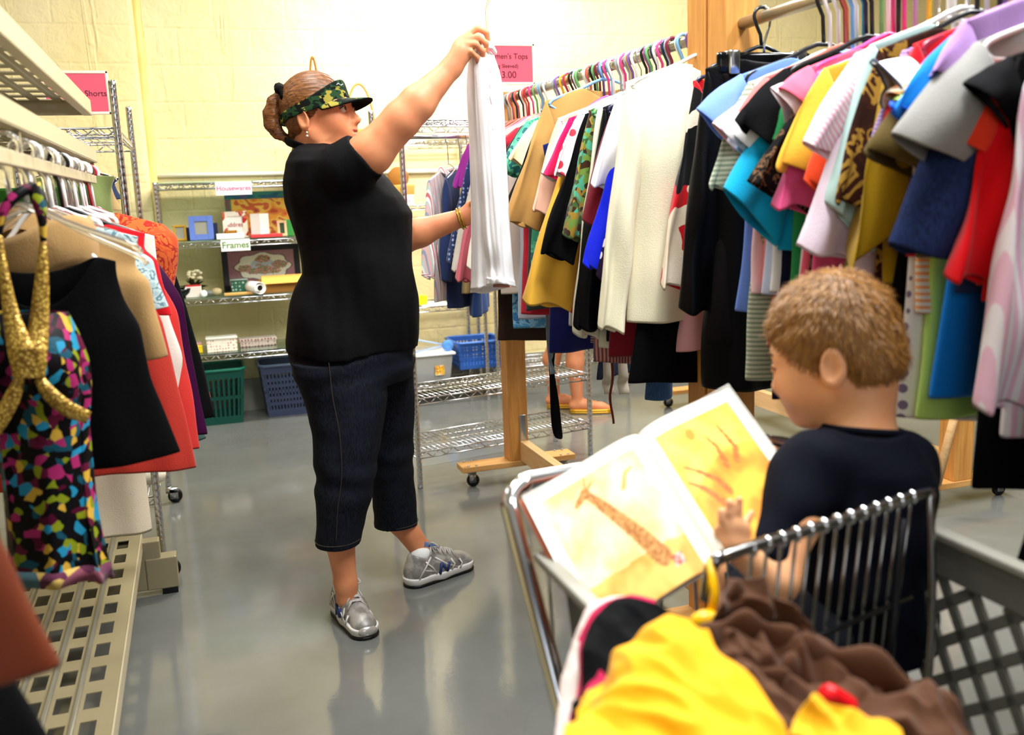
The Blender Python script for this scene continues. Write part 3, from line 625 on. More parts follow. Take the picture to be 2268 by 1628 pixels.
for y in (Y0+.04, Y1-.03):
    put('upright', MB().box((-.70, y, .86), (.05, .05, 1.72)), TAN2, pr, smooth=False, bevel=.003)
    m = MB(); m.box((-.46, y, .105), (.52, .05, .17)); m.box((-.20, y, .075), (.10, .06, .11)); f = put('foot', m, TAN2, pr, smooth=False, bevel=.004)
    put('foot_pad', MB().box((-.18, y, .012), (.05, .055, .024)), BLACKP, f, smooth=False)
# ================================================================== HANGERS AND GARMENTS
HC = {k: plain('hanger_'+k, c, .3, 0, .5) for k, c in dict(white='#f1efec', black='#101012', navy='#1d2448', clear='#e6e4dc', pink='#e2468c', red='#b0283c', blue='#7fb4e6', green='#6fa868', yellow='#f2b41e', purple='#7a5a9c', grey='#9aa3a6', teal='#0f8fa8', maroon='#6e1230', coral='#d0604a', lilac='#b48ab8').items()}
HC['clear'] = plain('hanger_clear', '#f4f2ec', .08, 0, .5, Transmission_Weight=.92); HC['wire'] = CHROME2; HC['gold'] = plain('hanger_gold', '#b99a4a', .3, .7)
def HLAB(c, l):
    w = l.split()[:12]
    while w[-1] in ('the', 'of', 'a', 'and', 'with', 'by', 'its', 'between', 'behind', 'beside', 'in', 'on', 'at', 'right', 'left', 'above', 'below', 'whose', 'under', 'lowest'): w.pop()
    return ' '.join([c, 'hanger', 'holding', 'the']+w)
def hanger(loc, rz, w, drop, colr, label, group=None, r=.0042, arm_z=None, bar=True):
    """hook over the rail at loc; arms reach +-w at drop below"""
    x, y, z = loc; m = MB(); c, s = math.cos(rz), math.sin(rz)
    T = lambda a: np.array([(p[0]*c-p[1]*s+x, p[0]*s+p[1]*c+y, p[2]+z) for p in a])
    an = np.linspace(-.5, math.pi+.25, 14); R = .021
    hook = [(R*math.cos(t), 0, R*math.sin(t)-.004) for t in an]; zt = arm_z if arm_z else -.075
    hook += [(-R*.75, 0, -.022), (-.004, 0, -.045), (0, 0, zt)]
    m.tube(T(hook), r, 8)
    m.tube(T(catmull([(-w, 0, drop-.012), (-w*.92, 0, drop+.004), (-w*.5, 0, (drop+zt)/2), (0, 0, zt+.004), (w*.5, 0, (drop+zt)/2), (w*.92, 0, drop+.004), (w, 0, drop-.012)], 20)), r*1.15, 8)
    if bar: m.tube(T([(-w, 0, drop-.012), (-w*.9, 0, drop-.024), (w*.9, 0, drop-.024), (w, 0, drop-.012)]), r, 8)
    o = put('clothes_hanger', m, HC[colr]); return tag(o, label, 'hanger', group)
def garment(name, label, cat, loc, rz, mat, w, zs, zh, wh=None, sleeve=None, nw=.075, nd=.05, t=.022, fold=.018, seed=0, sl2=True, cuff=None, wide=None, collar=None, slope=None, rowsw=None, group=None, open_hem=True, trim=None, b0=.019):
    """hung garment; local x across the shoulders, y along the rail, z=0 at the rail"""
    root = thing(name, label, cat, loc, rz, group); wh = wh or w*1.02; N, Mv = 44, 16; slope = slope if slope is not None else .32; zn = zs+slope*w
    rs = np.random.RandomState(seed+11); ph = rs.rand(6)*6.28; kx = 18+rs.rand()*14
    prof = rowsw or [(0, w), (.12, w-.012), (.3, w-.02), (.6, (w+wh)/2-.015), (1, wh)]
    pv, pw = zip(*prof); V = np.zeros((Mv, N, 3))
    for j in range(N):
        u = 2*math.pi*j/N; cx, sy = math.cos(u), math.sin(u); cx = math.copysign(abs(cx)**.8, cx); fr = -1 if sy < 0 else .35
        for i in range(Mv):
            v = (i/(Mv-1))**1.25; wz = np.interp(v, pv, pw); x = wz*cx; x0 = w*cx
            zt = zn-slope*abs(x0)
            if abs(x0) < nw: zt = zn-slope*nw-(nd if sy < 0 else nd*.3)*(1-(x0/nw)**2)
            z = zt+(zh-zt)*v; th = t*(.35+1.1*min(1, v*3)); y = th*sy
            if v < .04 and abs(x0) < nw: y = t*.7*sy
            a = fold*min(1, v*1.6)*(1-.3*abs(cx)); y += a*math.sin(kx*x+ph[0]+1.2*v)*(.6+.4*math.sin(7*v+ph[1])) + .5*a*math.sin(kx*2.3*x+ph[2]-2*v)
            y += .012*nz((x*6, z*5, seed*3.1)); x += .010*v*nz((z*6, u, seed)); z += .008*v*math.sin(kx*.5*x+ph[3])
            V[i, j] = (x, y, z)
    m = MB().grid(V, wrap=True); body = put('body', m, mat, root, local=True, solid=.0025, sub=1)
    if sleeve:
        (ex, ez), cw = sleeve[0], sleeve[1]; sm = sleeve[2] if len(sleeve) > 2 and sleeve[2] else mat
        for sgn in ((-1, 1) if sl2 else (-1,)):
            A0, A1 = np.array((-(w-.004), zs+.004)), np.array((-(w-.05), zs-.15)); E = np.array((ex, ez)); L = np.linalg.norm(E-(A0+A1)/2)
            dirv = E-(A0*.7+A1*.3); dirv /= np.linalg.norm(dirv); pn = np.array((dirv[1], -dirv[0])); pn = pn if pn[0] < 0 else -pn
            if len(sleeve) > 3: ca, sa = math.cos(sleeve[3]), math.sin(sleeve[3]); pn = np.array((pn[0]*ca-pn[1]*sa, pn[0]*sa+pn[1]*ca))
            C0, C1 = E+pn*cw, E-pn*cw; ns = 10 if L > .25 else 7; mm = 20; S = np.zeros((ns, mm, 3))
            bul = .05*L*np.array((-1, .35)) if L > .2 else .06*L*np.array((-.6, .6))
            for i in range(ns):
                q = i/(ns-1); P0 = (1-q)**2*A0+2*q*(1-q)*((A0+C0)/2+bul*.5)+q*q*C0; P1 = (1-q)**2*A1+2*q*(1-q)*((A1+C1)/2)+q*q*C1
                c, h = (P0+P1)/2, (P0-P1)/2; b = b0*(.55+.6*math.sin(math.pi*min(1, q*.7+.15)))
                for k in range(mm):
                    th = 2*math.pi*k/mm; g = ((.005+.010*q)*math.sin(3*th+ph[4]+1.5*q)+.004*math.sin(7*th+ph[5]-2*q)+.0065*math.sin(26*q*L+2*th))*min(1, q*3)
                    p = c+h*math.cos(th); S[i, k] = (sgn*-1*p[0]+.006*nz((q*4, th, seed)), b*math.sin(th)+g+.014*nz((q*3*L/.3, th*.5, seed+5.)), p[1]+.5*g)
            so = put('sleeve', MB().grid(S, wrap=True), sm, root, local=True, solid=.0025, sub=1)
            if cuff:
                K = S[-2:].copy(); K[0] = S[-1]*.8+S[-2]*.2; ctr = K.mean(1, keepdims=True); K = ctr+(K-ctr)*1.06; K[1] += (S[-1]-S[-2])*.02; put('cuff', MB().grid(K, wrap=True), cuff, so, local=True, solid=.004)
    if collar:
        an = np.linspace(0, 2*math.pi, 24, endpoint=False); a = nw*1.02; R0 = np.array([(a*math.cos(t_), t*1.3*math.sin(t_), zn-slope*nw-(nd*.8 if math.sin(t_) < 0 else nd*.2)*(1-math.cos(t_)**2)) for t_ in an]); R1 = R0+np.array([(0, 0, .03)]); R2 = R0*np.array((1.25, 1.5, 1))+np.array((0, -.004, -.012))
        put('collar', MB().grid(np.stack([R0, R1, R2]), wrap=True), collar, root, local=True, solid=.002, sub=1)
    if trim:
        an = V[-1]; K = np.stack([an+np.array((0, 0, .035)), an+np.array((0, 0, -.002))]); c = K.mean(1, keepdims=True); put('hem_band', MB().grid(c+(K-c)*1.02, wrap=True), trim, root, local=True, solid=.004)
    return root
RX, RZ = 1.31, 1.68
random.seed(7)
def rackg(i, s, e, hy, mat, label, hc='white', w=.20, cw=.055, name='shirt', cat=None, rx=RX, rz_=RZ, rot=None, hw=None, tilt=0, **k):
    """s: shoulder pixel; e: sleeve-end pixel; hy: hem pixel row"""
    p = on(s[0], s[1], 0, rx-w); Y = p[1]; zs_ = min(max(p[2]-rz_, -.30), -.10)
    sl = None
    if e is not None: q = on(e[0], e[1], 1, Y); sl = ((q[0]-rx, q[2]-rz_), cw, None, tilt)
    zh = on(s[0], hy, 1, Y)[2]-rz_ if hy else zs_-.60
    zh = max(zh, .12-rz_); rot = random.uniform(-.06, .06) if rot is None else rot
    garment(name, label, cat or name, (rx, Y, rz_), rot, mat, w, zs_, zh, wh=hw, sleeve=sl, seed=i, **k)
    dz = zs_-.006
    if hc: hanger((rx, Y, rz_+.006), rot, w*.93, dz, hc, HLAB(hc, label), arm_z=dz+.3*w)
    return Y
f = fabric
BLK = f('#050506'); BLK2 = f('#0a0a0c', rough=.6)
RA = [  # far -> near, rolling rack A
 ((1036, 318), (1030, 420), 520, f('#8e2a86'), 'purple top at the far end of the rolling rack beside the held white shirt', 'white'),
 ((1046, 322), (1008, 585), 620, f('#28345a', 'dots', '#8f9cc0', sc=2.2), 'navy polka dot shirt with long sleeves left of the held white shirt', 'navy', dict(cw=.035)),
 ((1062, 330), (1022, 605), 640, f('#c9c2b4', 'hstripe', '#a8a196', sc=6), 'grey seersucker shirt behind the reaching hand', 'white', dict(cw=.045)),
 ((1070, 335), (1032, 625), 640, f('#c2616c'), 'rose pink shirt just left of the held white shirt', 'red', dict(cw=.04)),
 ((1085, 320), None, 760, f('#3a2a22'), 'dark brown trousers hanging low at the far end of the rolling rack', 'black', dict(w=.15, name='trousers')),
 ((1098, 300), (1062, 600), 650, f('#e6dfd0'), 'off-white blouse half hidden behind the held white shirt', 'grey', dict(cw=.05)),
 ((1124, 320), None, 727, f('#5aa6d8', 'blotch', '#8fc8ea', c3='#3f7fb8'), 'sky blue tie-dyed top hanging low between white and brown hems', 'blue', dict(w=.15, name='top')),
 ((1135, 320), None, 705, f('#b6bccb'), 'pale grey blouse hanging low behind the held white shirt', 'white', dict(w=.15, name='blouse')),
 ((1145, 283), (1128, 340), 700, f('#c22a3c'), 'thin strip of red blouse right of the held white shirt', 'red', dict(name='blouse')),
 ((1155, 278), (1132, 380), 690, f('#3d4644'), 'dark grey top between red and teal green on the far part of the rack', 'black', dict(name='top')),
 ((1167, 268), (1140, 390), 660, f('#3f9c7c', 'blotch', '#5fbf9a', c3='#2a6a70'), 'teal green printed blouse near the far end of the rack', 'green', dict(name='blouse')),
 ((1185, 268), (1160, 370), 640, f('#ecdcae'), 'cream yellow short-sleeved top left of the tan jacket', 'white', dict(name='top', cw=.06)),
 ((1196, 262), (1148, 470), 640, BLK, 'black long-sleeved top directly behind the tan jacket', 'black', dict(cw=.045)),
 ((1200, 320), None, 640, f('#6aa64e'), 'leaf green top whose hem shows under the tan jacket', 'green', dict(w=.15, name='top')),
 ((1205, 320), None, 780, f('#141a5e', rough=.5), 'royal navy velvet skirt hanging lowest behind the wooden post', 'blue', dict(w=.24, name='skirt')),
 ((1208, 212), (1160, 500), 590, f('#b78d4e', rough=.55), 'tan jacket with a wide sleeve on the rolling rack', 'blue', dict(cw=.062, name='jacket', w=.21, t=.03)),
 ((1222, 330), None, 682, f('#d8412a'), 'coral red top whose hem shows below the green one', 'coral', dict(w=.15, name='top')),
 ((1232, 262), (1206, 475), 640, f('#efbfa6'), 'peach pleated blouse with a pointed sleeve beside the tan jacket', 'white', dict(name='blouse', cw=.05)),
 ((1247, 272), (1236, 400), 720, f('#c9c9cc'), 'thin light grey top between peach and hot pink', 'grey', dict(name='top')),
 ((1240, 330), None, 757, f('#a01426'), 'crimson top hanging low below the yellow blouse', 'maroon', dict(w=.15, name='top')),
 ((1256, 262), (1236, 400), 700, f('#d4145a'), 'hot pink top next to the polka dot blouse', 'pink', dict(name='top')),
 ((1270, 290), (1214, 680), 690, f('#f0b740'), 'yellow blouse with a flared long sleeve hanging to the rack\'s lower edge', 'yellow', dict(name='blouse', cw=.078, b0=.03)),
 ((1277, 246), (1252, 398), 660, f('#f6e6e6', 'dots', '#d43c4c', sc=.95), 'white blouse with red polka dots', 'white', dict(name='blouse', cw=.05)),
 ((1297, 252), (1234, 572), 620, f('#030304'), 'black long-sleeved top right of the polka dot blouse', 'black', dict(cw=.055)),
 ((1307, 243), (1279, 530), 560, f('#5c5a24', 'print', ['#3c5a2a', '#6f8a3a', '#50a080', '#3a2412', '#9a7a2a', '#5a6a3a'], sc=2.2), 'green and brown floral printed shirt', 'green', dict(cw=.04)),
 ((1300, 330), None, 756, f('#a88f8c', 'hstripe', '#4a3440', sc=3.5), 'grey and maroon striped knit hem below the rack centre', 'grey', dict(w=.15, name='top')),
 ((1312, 330), None, 812, f('#b4796e', 'vstripe', '#5c4048', sc=3), 'long pink and brown striped skirt hanging lowest at mid rack', 'pink', dict(w=.19, name='skirt')),
 ((1320, 238), (1294, 745), 770, f('#d9d6be'), 'pale stone cardigan with long sleeves beside the black leather one', 'white', dict(cw=.035, name='cardigan')),
 ((1338, 236), (1306, 730), 755, f('#08090d', rough=.35), 'black leather-like jacket at mid rack', 'navy', dict(cw=.045, name='jacket')),
 ((1347, 258), (1330, 500), 795, f('#6e0f1e'), 'maroon top between the black jacket and the white ruffled blouse', 'maroon', dict(name='top')),
 ((1364, 216), (1346, 420), 640, f('#f1eef2'), 'white ruffled blouse left of the royal blue sleeve', 'white', dict(name='blouse')),
 ((1376, 288), (1330, 598), 600, f('#0a1fd0'), 'bright royal blue top with a cuffed sleeve', 'blue', dict(name='top', cw=.05, w=.19)),
 ((1380, 330), None, 786, f('#e2b3b6'), 'pale pink slip whose hem shows under the big cream shirt', 'pink', dict(w=.13, name='slip')),
 ((1387, 330), (1350, 622), 640, f('#1d0d28', 'dots', '#e8e2ea', sc=1.1), 'dark purple blouse with rows of white dots', 'purple', dict(name='blouse', cw=.03)),
 ((1394, 178), (1362, 735), 715, f('#eee6c6'), 'large cream long-sleeved shirt facing out of the rack', 'white', dict(cw=.034, w=.235, hw=.24, rot=-.10, t=.03, b0=.024)),
 ((1432, 330), None, 845, f('#e8763c'), 'narrow orange top whose hem shows beside the long black skirt', 'yellow', dict(w=.15, name='top')),
 ((1438, 300), None, 852, f('#020203'), 'long black skirt hanging below the cream shirt', 'black', dict(w=.17, hw=.24, name='skirt')),
 ((1536, 178), (1498, 640), 660, f('#e0c8ac', 'print', ['#c3141c', '#e6d2b8', '#0c0a0a', '#e6d2b8', '#c3141c', '#e9d8c2'], sc=.42), 'long shirt with bold red, cream and black shapes beside the post', 'navy', dict(w=.10, cw=.05, slope=.2)),
 ((1562, 150), (1553, 690), 858, f('#060607', rough=.42), 'shiny black jacket with a draped hood in front of the wooden post', 'black', dict(w=.15, cw=.055, slope=.25, name='jacket', t=.05, nd=.01)),
]
for i, row in enumerate(RA):
    s, e, hy, mt, lb, hc = row[:6]; rackg(100+i, s, e, hy, mt, lb, hc, **(row[6] if len(row) > 6 else {}))
for i in range(24):
    y = 2.42+i*.064+random.uniform(-.03, .03); hanger((RX, y, RZ+.006), random.uniform(-.1, .1), .17, -.17, random.choice(['white', 'white', 'grey', 'clear', 'yellow', 'purple', 'coral', 'green', 'pink', 'navy']), 'slim plastic hanger pushed between the packed clothes of the far rolling rack', 'spare hangers on the far rolling rack', arm_z=-.10)
RB = [
 ((1642, 165), (1592, 290), 690, f('#6d8fe4'), 'periwinkle blue tee nearest the wooden posts', 'black', dict(cw=.055)),
 ((1655, 182), (1612, 430), 835, f('#8f9b84', 'hstripe', '#c4c9b0', sc=2.6), 'grey-green striped shirt with a rolled sleeve by the posts', 'white', dict(cw=.055)),
 ((1672, 205), (1622, 318), 660, f('#f4ccd2'), 'pale pink tee between the striped green and the coral one', 'white', dict(cw=.05)),
 ((1688, 170), (1648, 330), 640, f('#f07a76'), 'coral tee left of the white short-sleeved one', 'coral', dict(cw=.05)),
 ((1700, 185), (1662, 345), 645, f('#c9d4ee'), 'faded pale blue and white tee hanging low by the dark red one', 'blue', dict(cw=.05)),
 ((1708, 195), (1662, 340), 640, f('#f4f2f3'), 'white tee with sleeve above the turquoise one', 'white', dict(cw=.075)),
 ((1714, 162), None, 780, f('#8c0a18'), 'dark red top seen as a thin strip beside the navy one', 'maroon', dict(w=.17)),
 ((1722, 225), (1655, 480), 560, f('#0aa3d0'), 'turquoise tee with a wide folded sleeve', 'teal', dict(cw=.075, b0=.03, tilt=-.35)),
 ((1726, 158), (1702, 300), 880, f('#121634'), 'navy tee behind the black short-sleeved one', 'navy', dict()),
 ((1738, 152), (1688, 315), 870, f('#060608'), 'black tee with short sleeve over a white one', 'black', dict(cw=.07, name='tee')),
 ((1757, 178), (1738, 320), 640, f('#2f9a58'), 'kelly green tee seen as a thin strip', 'green', dict(cw=.04)),
 ((1770, 180), (1738, 262), 640, f('#f7e6ea'), 'white tee with pinkish sleeve between green and coral pink', 'white', dict(cw=.055)),
 ((1780, 150), (1764, 245), 640, f('#f05f78'), 'coral pink tee left of the black lace top', 'pink', dict(cw=.05)),
 ((1790, 200), (1722, 440), 600, f('#0c0a0a', 'blotch', '#100c0b', c3='#6a4c34', sc=2.2), 'black lace top with brown showing through', 'black', dict(cw=.075, name='top')),
 ((1802, 160), (1778, 470), 610, f('#ee5a92'), 'bright pink tee with a crumpled sleeve', 'pink', dict(cw=.075, b0=.034)),
 ((1824, 152), (1800, 392), 560, f('#f8b83c'), 'yellow-orange tee with a long loose sleeve', 'lilac', dict(cw=.085, b0=.03)),
 ((1850, 230), (1826, 425), 560, f('#f04c22'), 'orange-red sleeve end under the yellow-orange tee', 'yellow', dict(cw=.045)),
 ((1868, 200), (1822, 520), 640, f('#7c8a3a'), 'thin olive green strip right of the orange-red sleeve', 'clear', dict(cw=.03)),
 ((1890, 118), (1838, 350), 600, f('#f6e2e6', 'dstripe', '#f3afc4', sc=3), 'white tee with pink diagonal stripes', 'white', dict(cw=.06)),
 ((1900, 190), (1842, 570), 640, f('#e4cfdc'), 'pale lilac top hanging above the boy\'s hair', 'white', dict(cw=.07)),
 ((1928, 98), (1876, 495), 560, f('#b4d2cc'), 'mint green long-sleeved shirt', 'white', dict(cw=.05, tilt=-.5)),
 ((1947, 108), (1898, 460), 720, f('#2c150c', 'blotch', '#38190c', c3='#a07a30', sc=1.2), 'dark brown printed shirt beside the mustard one', 'black', dict(cw=.05)),
 ((1966, 145), (1932, 530), 620, f('#b08a0a', rough=.6), 'mustard yellow satin blouse with wide sleeve above the boy\'s head', 'white', dict(cw=.07, b0=.03, name='blouse', tilt=1.0)),
 ((1992, 130), None, 820, f('#040405'), 'black dress hanging behind the boy\'s head right of the mustard blouse', 'black', dict(name='dress')),
 ((2003, 112), (1988, 335), 540, f('#8a6cae', 'hstripe', '#b9a2cf', sc=4), 'purple and lilac finely striped tee', 'purple', dict(cw=.05)),
 ((2012, 150), None, 930, f('#e9e4df', 'dots', '#7c6c86', sc=1.6), 'long white dress with rows of tiny dots right of the boy\'s head', 'white', dict(name='dress', w=.21)),
 ((2024, 130), (1980, 232), 560, f('#f3ead9'), 'white ringer tee with a dark cuff line', 'white', dict(cw=.065, cuff=f('#2b2f45'))),
 ((2034, 95), (2022, 330), 560, f('#d60f1c'), 'red tee seen above the striped orange one', 'red', dict(cw=.05)),
 ((2044, 140), (2006, 258), 700, f('#f0a060', 'hstripe', '#e9e0cc', sc=2.4), 'tee striped in orange and cream', 'teal', dict(cw=.05)),
 ((2054, 170), (2022, 380), 560, f('#5c4a20'), 'olive brown blouse with an open wide sleeve', 'black', dict(cw=.09, b0=.034)),
 ((2066, 160), (2036, 285), 915, f('#b6dc6e'), 'lime green tee hanging low behind the bright blue one', 'green', dict(cw=.06)),
 ((2108, 78), (2072, 290), 890, f('#1183e6'), 'bright blue tee with a ruffled sleeve', 'blue', dict(cw=.085, b0=.03, cuff=f('#0a56c8'))),
 ((2122, 48), (2105, 200), 560, f('#b088c4'), 'lavender tee at the top between two blue garments', 'lilac', dict(cw=.06)),
 ((2138, 190), (2078, 575), 640, f('#141d3a', 'denim', '#22305a'), 'navy shirt with a wide three-quarter sleeve', 'navy', dict(cw=.10, b0=.038)),
 ((2172, 92), (2112, 362), 560, f('#8f8d88'), 'grey tee with a wide open sleeve', 'white', dict(cw=.10, b0=.034)),
 ((2200, 150), (2180, 332), 640, f('#e83a20'), 'orange-red knit sleeve by the black tee', 'coral', dict(cw=.05)),
 ((2214, 200), (2166, 625), 660, f('#dc0612'), 'scarlet long-sleeved top left of the pink striped shirt', 'red', dict(cw=.06)),
 ((2226, 128), (2205, 255), 1090, f('#050507'), 'black dress hanging to the lowest hem on the near rack', 'black', dict(name='dress', cw=.06)),
 ((2262, 170), (2214, 900), 975, f('#f1e8ea', 'vstripe', '#eebdd0', sc=1.6), 'white shirt with pink vertical stripes at the right edge', 'white', dict(cw=.055, hw=.2)),
 ((2420, 260), None, 1250, f('#030304'), 'black coat cut off by the right edge of the photo', 'black', dict(w=.19, hw=.27, name='coat')),
]
for i, row in enumerate(RB):
    s, e, hy, mt, lb, hc = row[:6]; k = dict(row[6] if len(row) > 6 else {}); k.setdefault('name', 'tee_shirt'); k.setdefault('cat', 'clothes' if k['name'] not in ('dress', 'coat') else k['name']); rackg(200+i, s, e, hy, mt, lb, hc, **k)
# black velvet skirt on a clip hanger next to the posts
p = on(1640, 108, 1, 2.00); r = garment('skirt', 'black velvet skirt clipped to a chrome clip hanger in front of the posts', 'skirt', (RX, 2.02, RZ), .1, f('#0c0706', rough=.9), .115, -.13, -.75, wh=.17, slope=.02, nd=.0, t=.03, seed=5)
m = MB(); m.tube([(RX, 2.02, RZ+.024), (RX+.018, 2.02, RZ+.01), (RX+.014, 2.02, RZ-.02), (RX, 2.02, RZ-.06), (RX, 2.02, RZ-.085)], .003, 8)
r = thing('clip_hanger', 'black and chrome clip hanger holding the black velvet skirt', 'hanger', (RX, 2.02, RZ)); put('hook', m, CHROME, r); put('bar', MB().box((RX, 2.02, RZ-.105), (.25, .02, .05)), plain('gloss_black', '#0a0a0b', .1), r, bevel=.008)
for s in (-1, 1): put('clip', MB().box((RX+s*.09, 2.012, RZ-.105), (.028, .03, .055)), CHROME, r, bevel=.004)
# ================================================================== WOODEN ROLLING RACKS
WD = wood('cedar_post', '#d89c50', '#b97a38', axis='Z'); WD2 = wood('pine_plank', '#d9a765', '#c48c4a', axis='X'); WD3 = wood('pine_beam', '#e0b987', '#cfa066', axis='Y')
STEEL = plain('galvanised_conduit', '#b9b29a', .3, .9)
def caster(root, x, y, s=1.0):
    m = MB(); m.box((x, y, .073*s), (.05, .05, .006)); m.cyl((x, y, .074*s), (x, y, .06*s), .014); m.box((x+.006, y-.014, .045*s), (.03, .003, .05)); m.box((x+.006, y+.014, .045*s), (.03, .003, .05))
    k = put('caster', m, CHROME2, root); put('wheel', MB().lathe([(.002, -.011), (.024, -.011), (.029, -.007), (.029, .007), (.024, .011), (.002, .011)], (x+.01, y, .029), 16, ax=np.array([(1, 0, 0), (0, 0, 1), (0, -1, 0)]).T), BLACKP, k)
def wrack(label, x, ya, yb, h=1.80, rail=RZ, hl=.27, pl=.10, hh=None):
    r = thing('rolling_rack', label, 'rack', (x, (ya+yb)/2, 0))
    for y, s, h in ((ya, 1, h), (yb, -1, hh or h)):
        pt = put('post', MB().box((x, y, .105+(h-.105)/2), (.09, .09, h-.105)), WD, r, smooth=False, bevel=.003)
        pb = put('base_plank', MB().box((x, y+s*.0, .092), (hl*2, pl, .026)), WD2, r, smooth=False, bevel=.003); mm = MB()
        for sx in (-1, 1):
            caster(r, x+sx*(hl-.05), y)
            for bx_ in (-.018, .018):
                for by in (-.04, .04): mm.cyl((x+sx*(hl-.05)+bx_, y+by, .105), (x+sx*(hl-.05)+bx_, y+by, .109), .006, n=6)
        put('bolt', mm, CHROME2, pb)
        br = MB().box((x+.02, y+s*.047, .24), (.03, .004, .15)); put('bracket', br, CHROME2, r, bevel=.002)
    put('beam', MB().box((x+.025, (ya+yb)/2, .105+.045), (.04, yb-ya-.09, .09)), WD3, r, smooth=False, bevel=.002)
    put('rail', MB().cyl((x, ya-.03, rail), (x, yb+.05, rail), .0145, n=16), STEEL, r); return r
wrack('wooden rolling rack whose cedar post stands in the middle of the photo', RX, 2.262, 3.99, hh=1.715)
wrack('near wooden rolling rack of tops with a post at the photo\'s upper right', RX, .30, 2.158)
wc = wrack('third wooden rolling rack on the floor beyond the boy, with a leaning brace', 2.82, 2.95, 5.0)
put('brace', MB().cyl((2.66, 2.87, .12), (2.82, 2.90, .62), .017), WD3, wc)
RC = [(3.0, f('#d8d2c6'), .62, 'beige trousers on the third rack beyond the near rack', 'trousers'), (3.15, f('#9f8f96', 'hstripe', '#4c4652', sc=3), .50, 'grey striped long skirt on the third rack above its pine post', 'skirt'), (3.3, f('#31384a'), .6, 'dark slate trousers on the third rack', 'trousers'), (3.5, f('#d8c9b4'), .7, 'sand coloured skirt on the third rack', 'skirt'), (3.75, f('#6b2230'), .66, 'wine red skirt on the third rack', 'skirt'), (4.0, f('#1c2340'), .6, 'dark blue skirt on the third rack', 'skirt'), (4.3, f('#b6b0a6'), .64, 'light grey trousers on the third rack', 'trousers'), (4.6, f('#44302a'), .6, 'brown skirt at the far end of the third rack', 'skirt')]
for i, (y, mt, zh, lb, nm) in enumerate(RC):
    garment(nm, lb, nm, (2.82, y, RZ), random.uniform(-.1, .1), mt, .2, -.18, zh-RZ, wh=.24, seed=300+i); hanger((2.82, y, RZ+.006), 0, .18, -.19, 'white', HLAB('white', lb), arm_z=-.12)
# ================================================================== SHIRTS ON THE AISLE UNIT'S ROD
def rodg(px, py_sh, e, hy, mt, label, rz, w=.2, cw=.05, name='shirt', **k):
    d_ = ray(px, 290)[:2]; e_ = q1-q0; t = (q0[1]*d_[0]-q0[0]*d_[1])/(e_[0]*d_[1]-e_[1]*d_[0]); c = q0+(q1-q0)*np.clip(t, .03, .97); zs_ = -.19
    zh = on(px, hy, 1, c[1])[2]-rz0
    garment(name, label, name, (c[0], c[1], rz0), rz, mt, w, zs_, zh, sleeve=((-(w+.03), zh+.12), cw) if e else None, seed=int(px), **k)
    hanger((c[0], c[1], rz0+.006), rz, w*.92, zs_-.005, 'wire', HLAB('wire', label), arm_z=-.13, r=.002)
STR = f('#d9b4b0', 'multi', '#b7c6c4', c3='#c46a72', sc=1.6)
rodg(990, 0, 1, 662, STR, 'pastel multi-striped shirt on the aisle unit rod', .85, collar=STR, cuff=f('#dfe3de', 'hstripe', '#b4626a', sc=3))
rodg(1016, 0, 1, 672, f('#25345c', rough=.7), 'navy jacket behind the multi-striped shirt on the rod', .95, name='jacket', t=.03)
rodg(1032, 0, 1, 640, f('#bfa772'), 'khaki shirt right of the navy jacket on the rod', 1.2, collar=f('#bfa772'))
rodg(1046, 0, 0, 690, f('#2c4f8e'), 'blue top hanging low on the rod beside the khaki shirt', 1.2, name='top')
# ================================================================== LEFT RACK GARMENTS
LX, LZ = -.275, 1.400
def leftg(i, Y, name, label, mt, w, sh_z, hy_px, hc='clear', xc=LX, rot=0, wh=None, sleeve=None, h_label=None, **k):
    zh = on(hy_px[0], hy_px[1], 1, Y)[2]-LZ
    r = garment(name, label, k.pop('cat', name), (xc, Y, LZ), rot, mt, w, sh_z-LZ, zh, wh=wh, sleeve=sleeve, seed=400+i, **k)
    if hc: hanger((LX, Y, LZ+.006), rot, (.19 if i == 1 else w*.9), min(sh_z-LZ-.004, -.17), hc, HLAB(hc, label), arm_z=-.11, bar=False)
    return r
DRESS = f('#101010', 'print', ['#0c0a0c', '#4c0c28', '#0c0a0c', '#2484a8', '#0c0a0c', '#7f8a1a', '#0c0a0c', '#c9a03a', '#5a1430', '#0c0a0c', '#164858', '#0c0a0c', '#a02860'], sc=2.5, rough=.45)
TANK = lambda w, c: [(0, w), (.06, w*.98), (.20, c*.86), (.32, c), (.6, c*1.03), (1, c*1.12)]
leftg(1, 1.93, 'top', 'black sleeveless top behind the multicoloured halter dress', f('#030304'), .135, 1.20, (200, 1025), rowsw=TANK(.135, .165)[:4]+[(.6, .175), (1, .215)], nw=.10, nd=.09, fold=.006)
BG = f('#a98554', 'hstripe', '#9c7a4c', sc=9)
rb_ = leftg(2, 2.06, 'sweater', 'beige ribbed sleeveless cowl-neck sweater behind the black top', BG, .165, 1.225, (230, 800), rowsw=TANK(.17, .185), nw=.09, nd=.03, t=.035)
an = np.linspace(0, 2*math.pi, 28, endpoint=False); rings = []
for (a, b, z) in ((.075, .055, -.155), (.085, .075, -.10), (.095, .09, -.12), (.105, .10, -.17), (.10, .085, -.215), (.085, .05, -.20)): rings.append([(a*math.cos(t), b*math.sin(t)-.01, z-.02*math.sin(2*t)-.02*(math.sin(t) < 0)) for t in an])
put('cowl_collar', MB().grid(rings, wrap=True), BG, rb_, local=True, sub=1)
leftg(3, 2.20, 'top', 'pale blue printed sleeveless top between beige and coral', f('#9fb6bc', 'blotch', '#b8c9c6', c3='#5d8290', sc=2), .16, 1.235, (300, 690), rowsw=TANK(.165, .19))
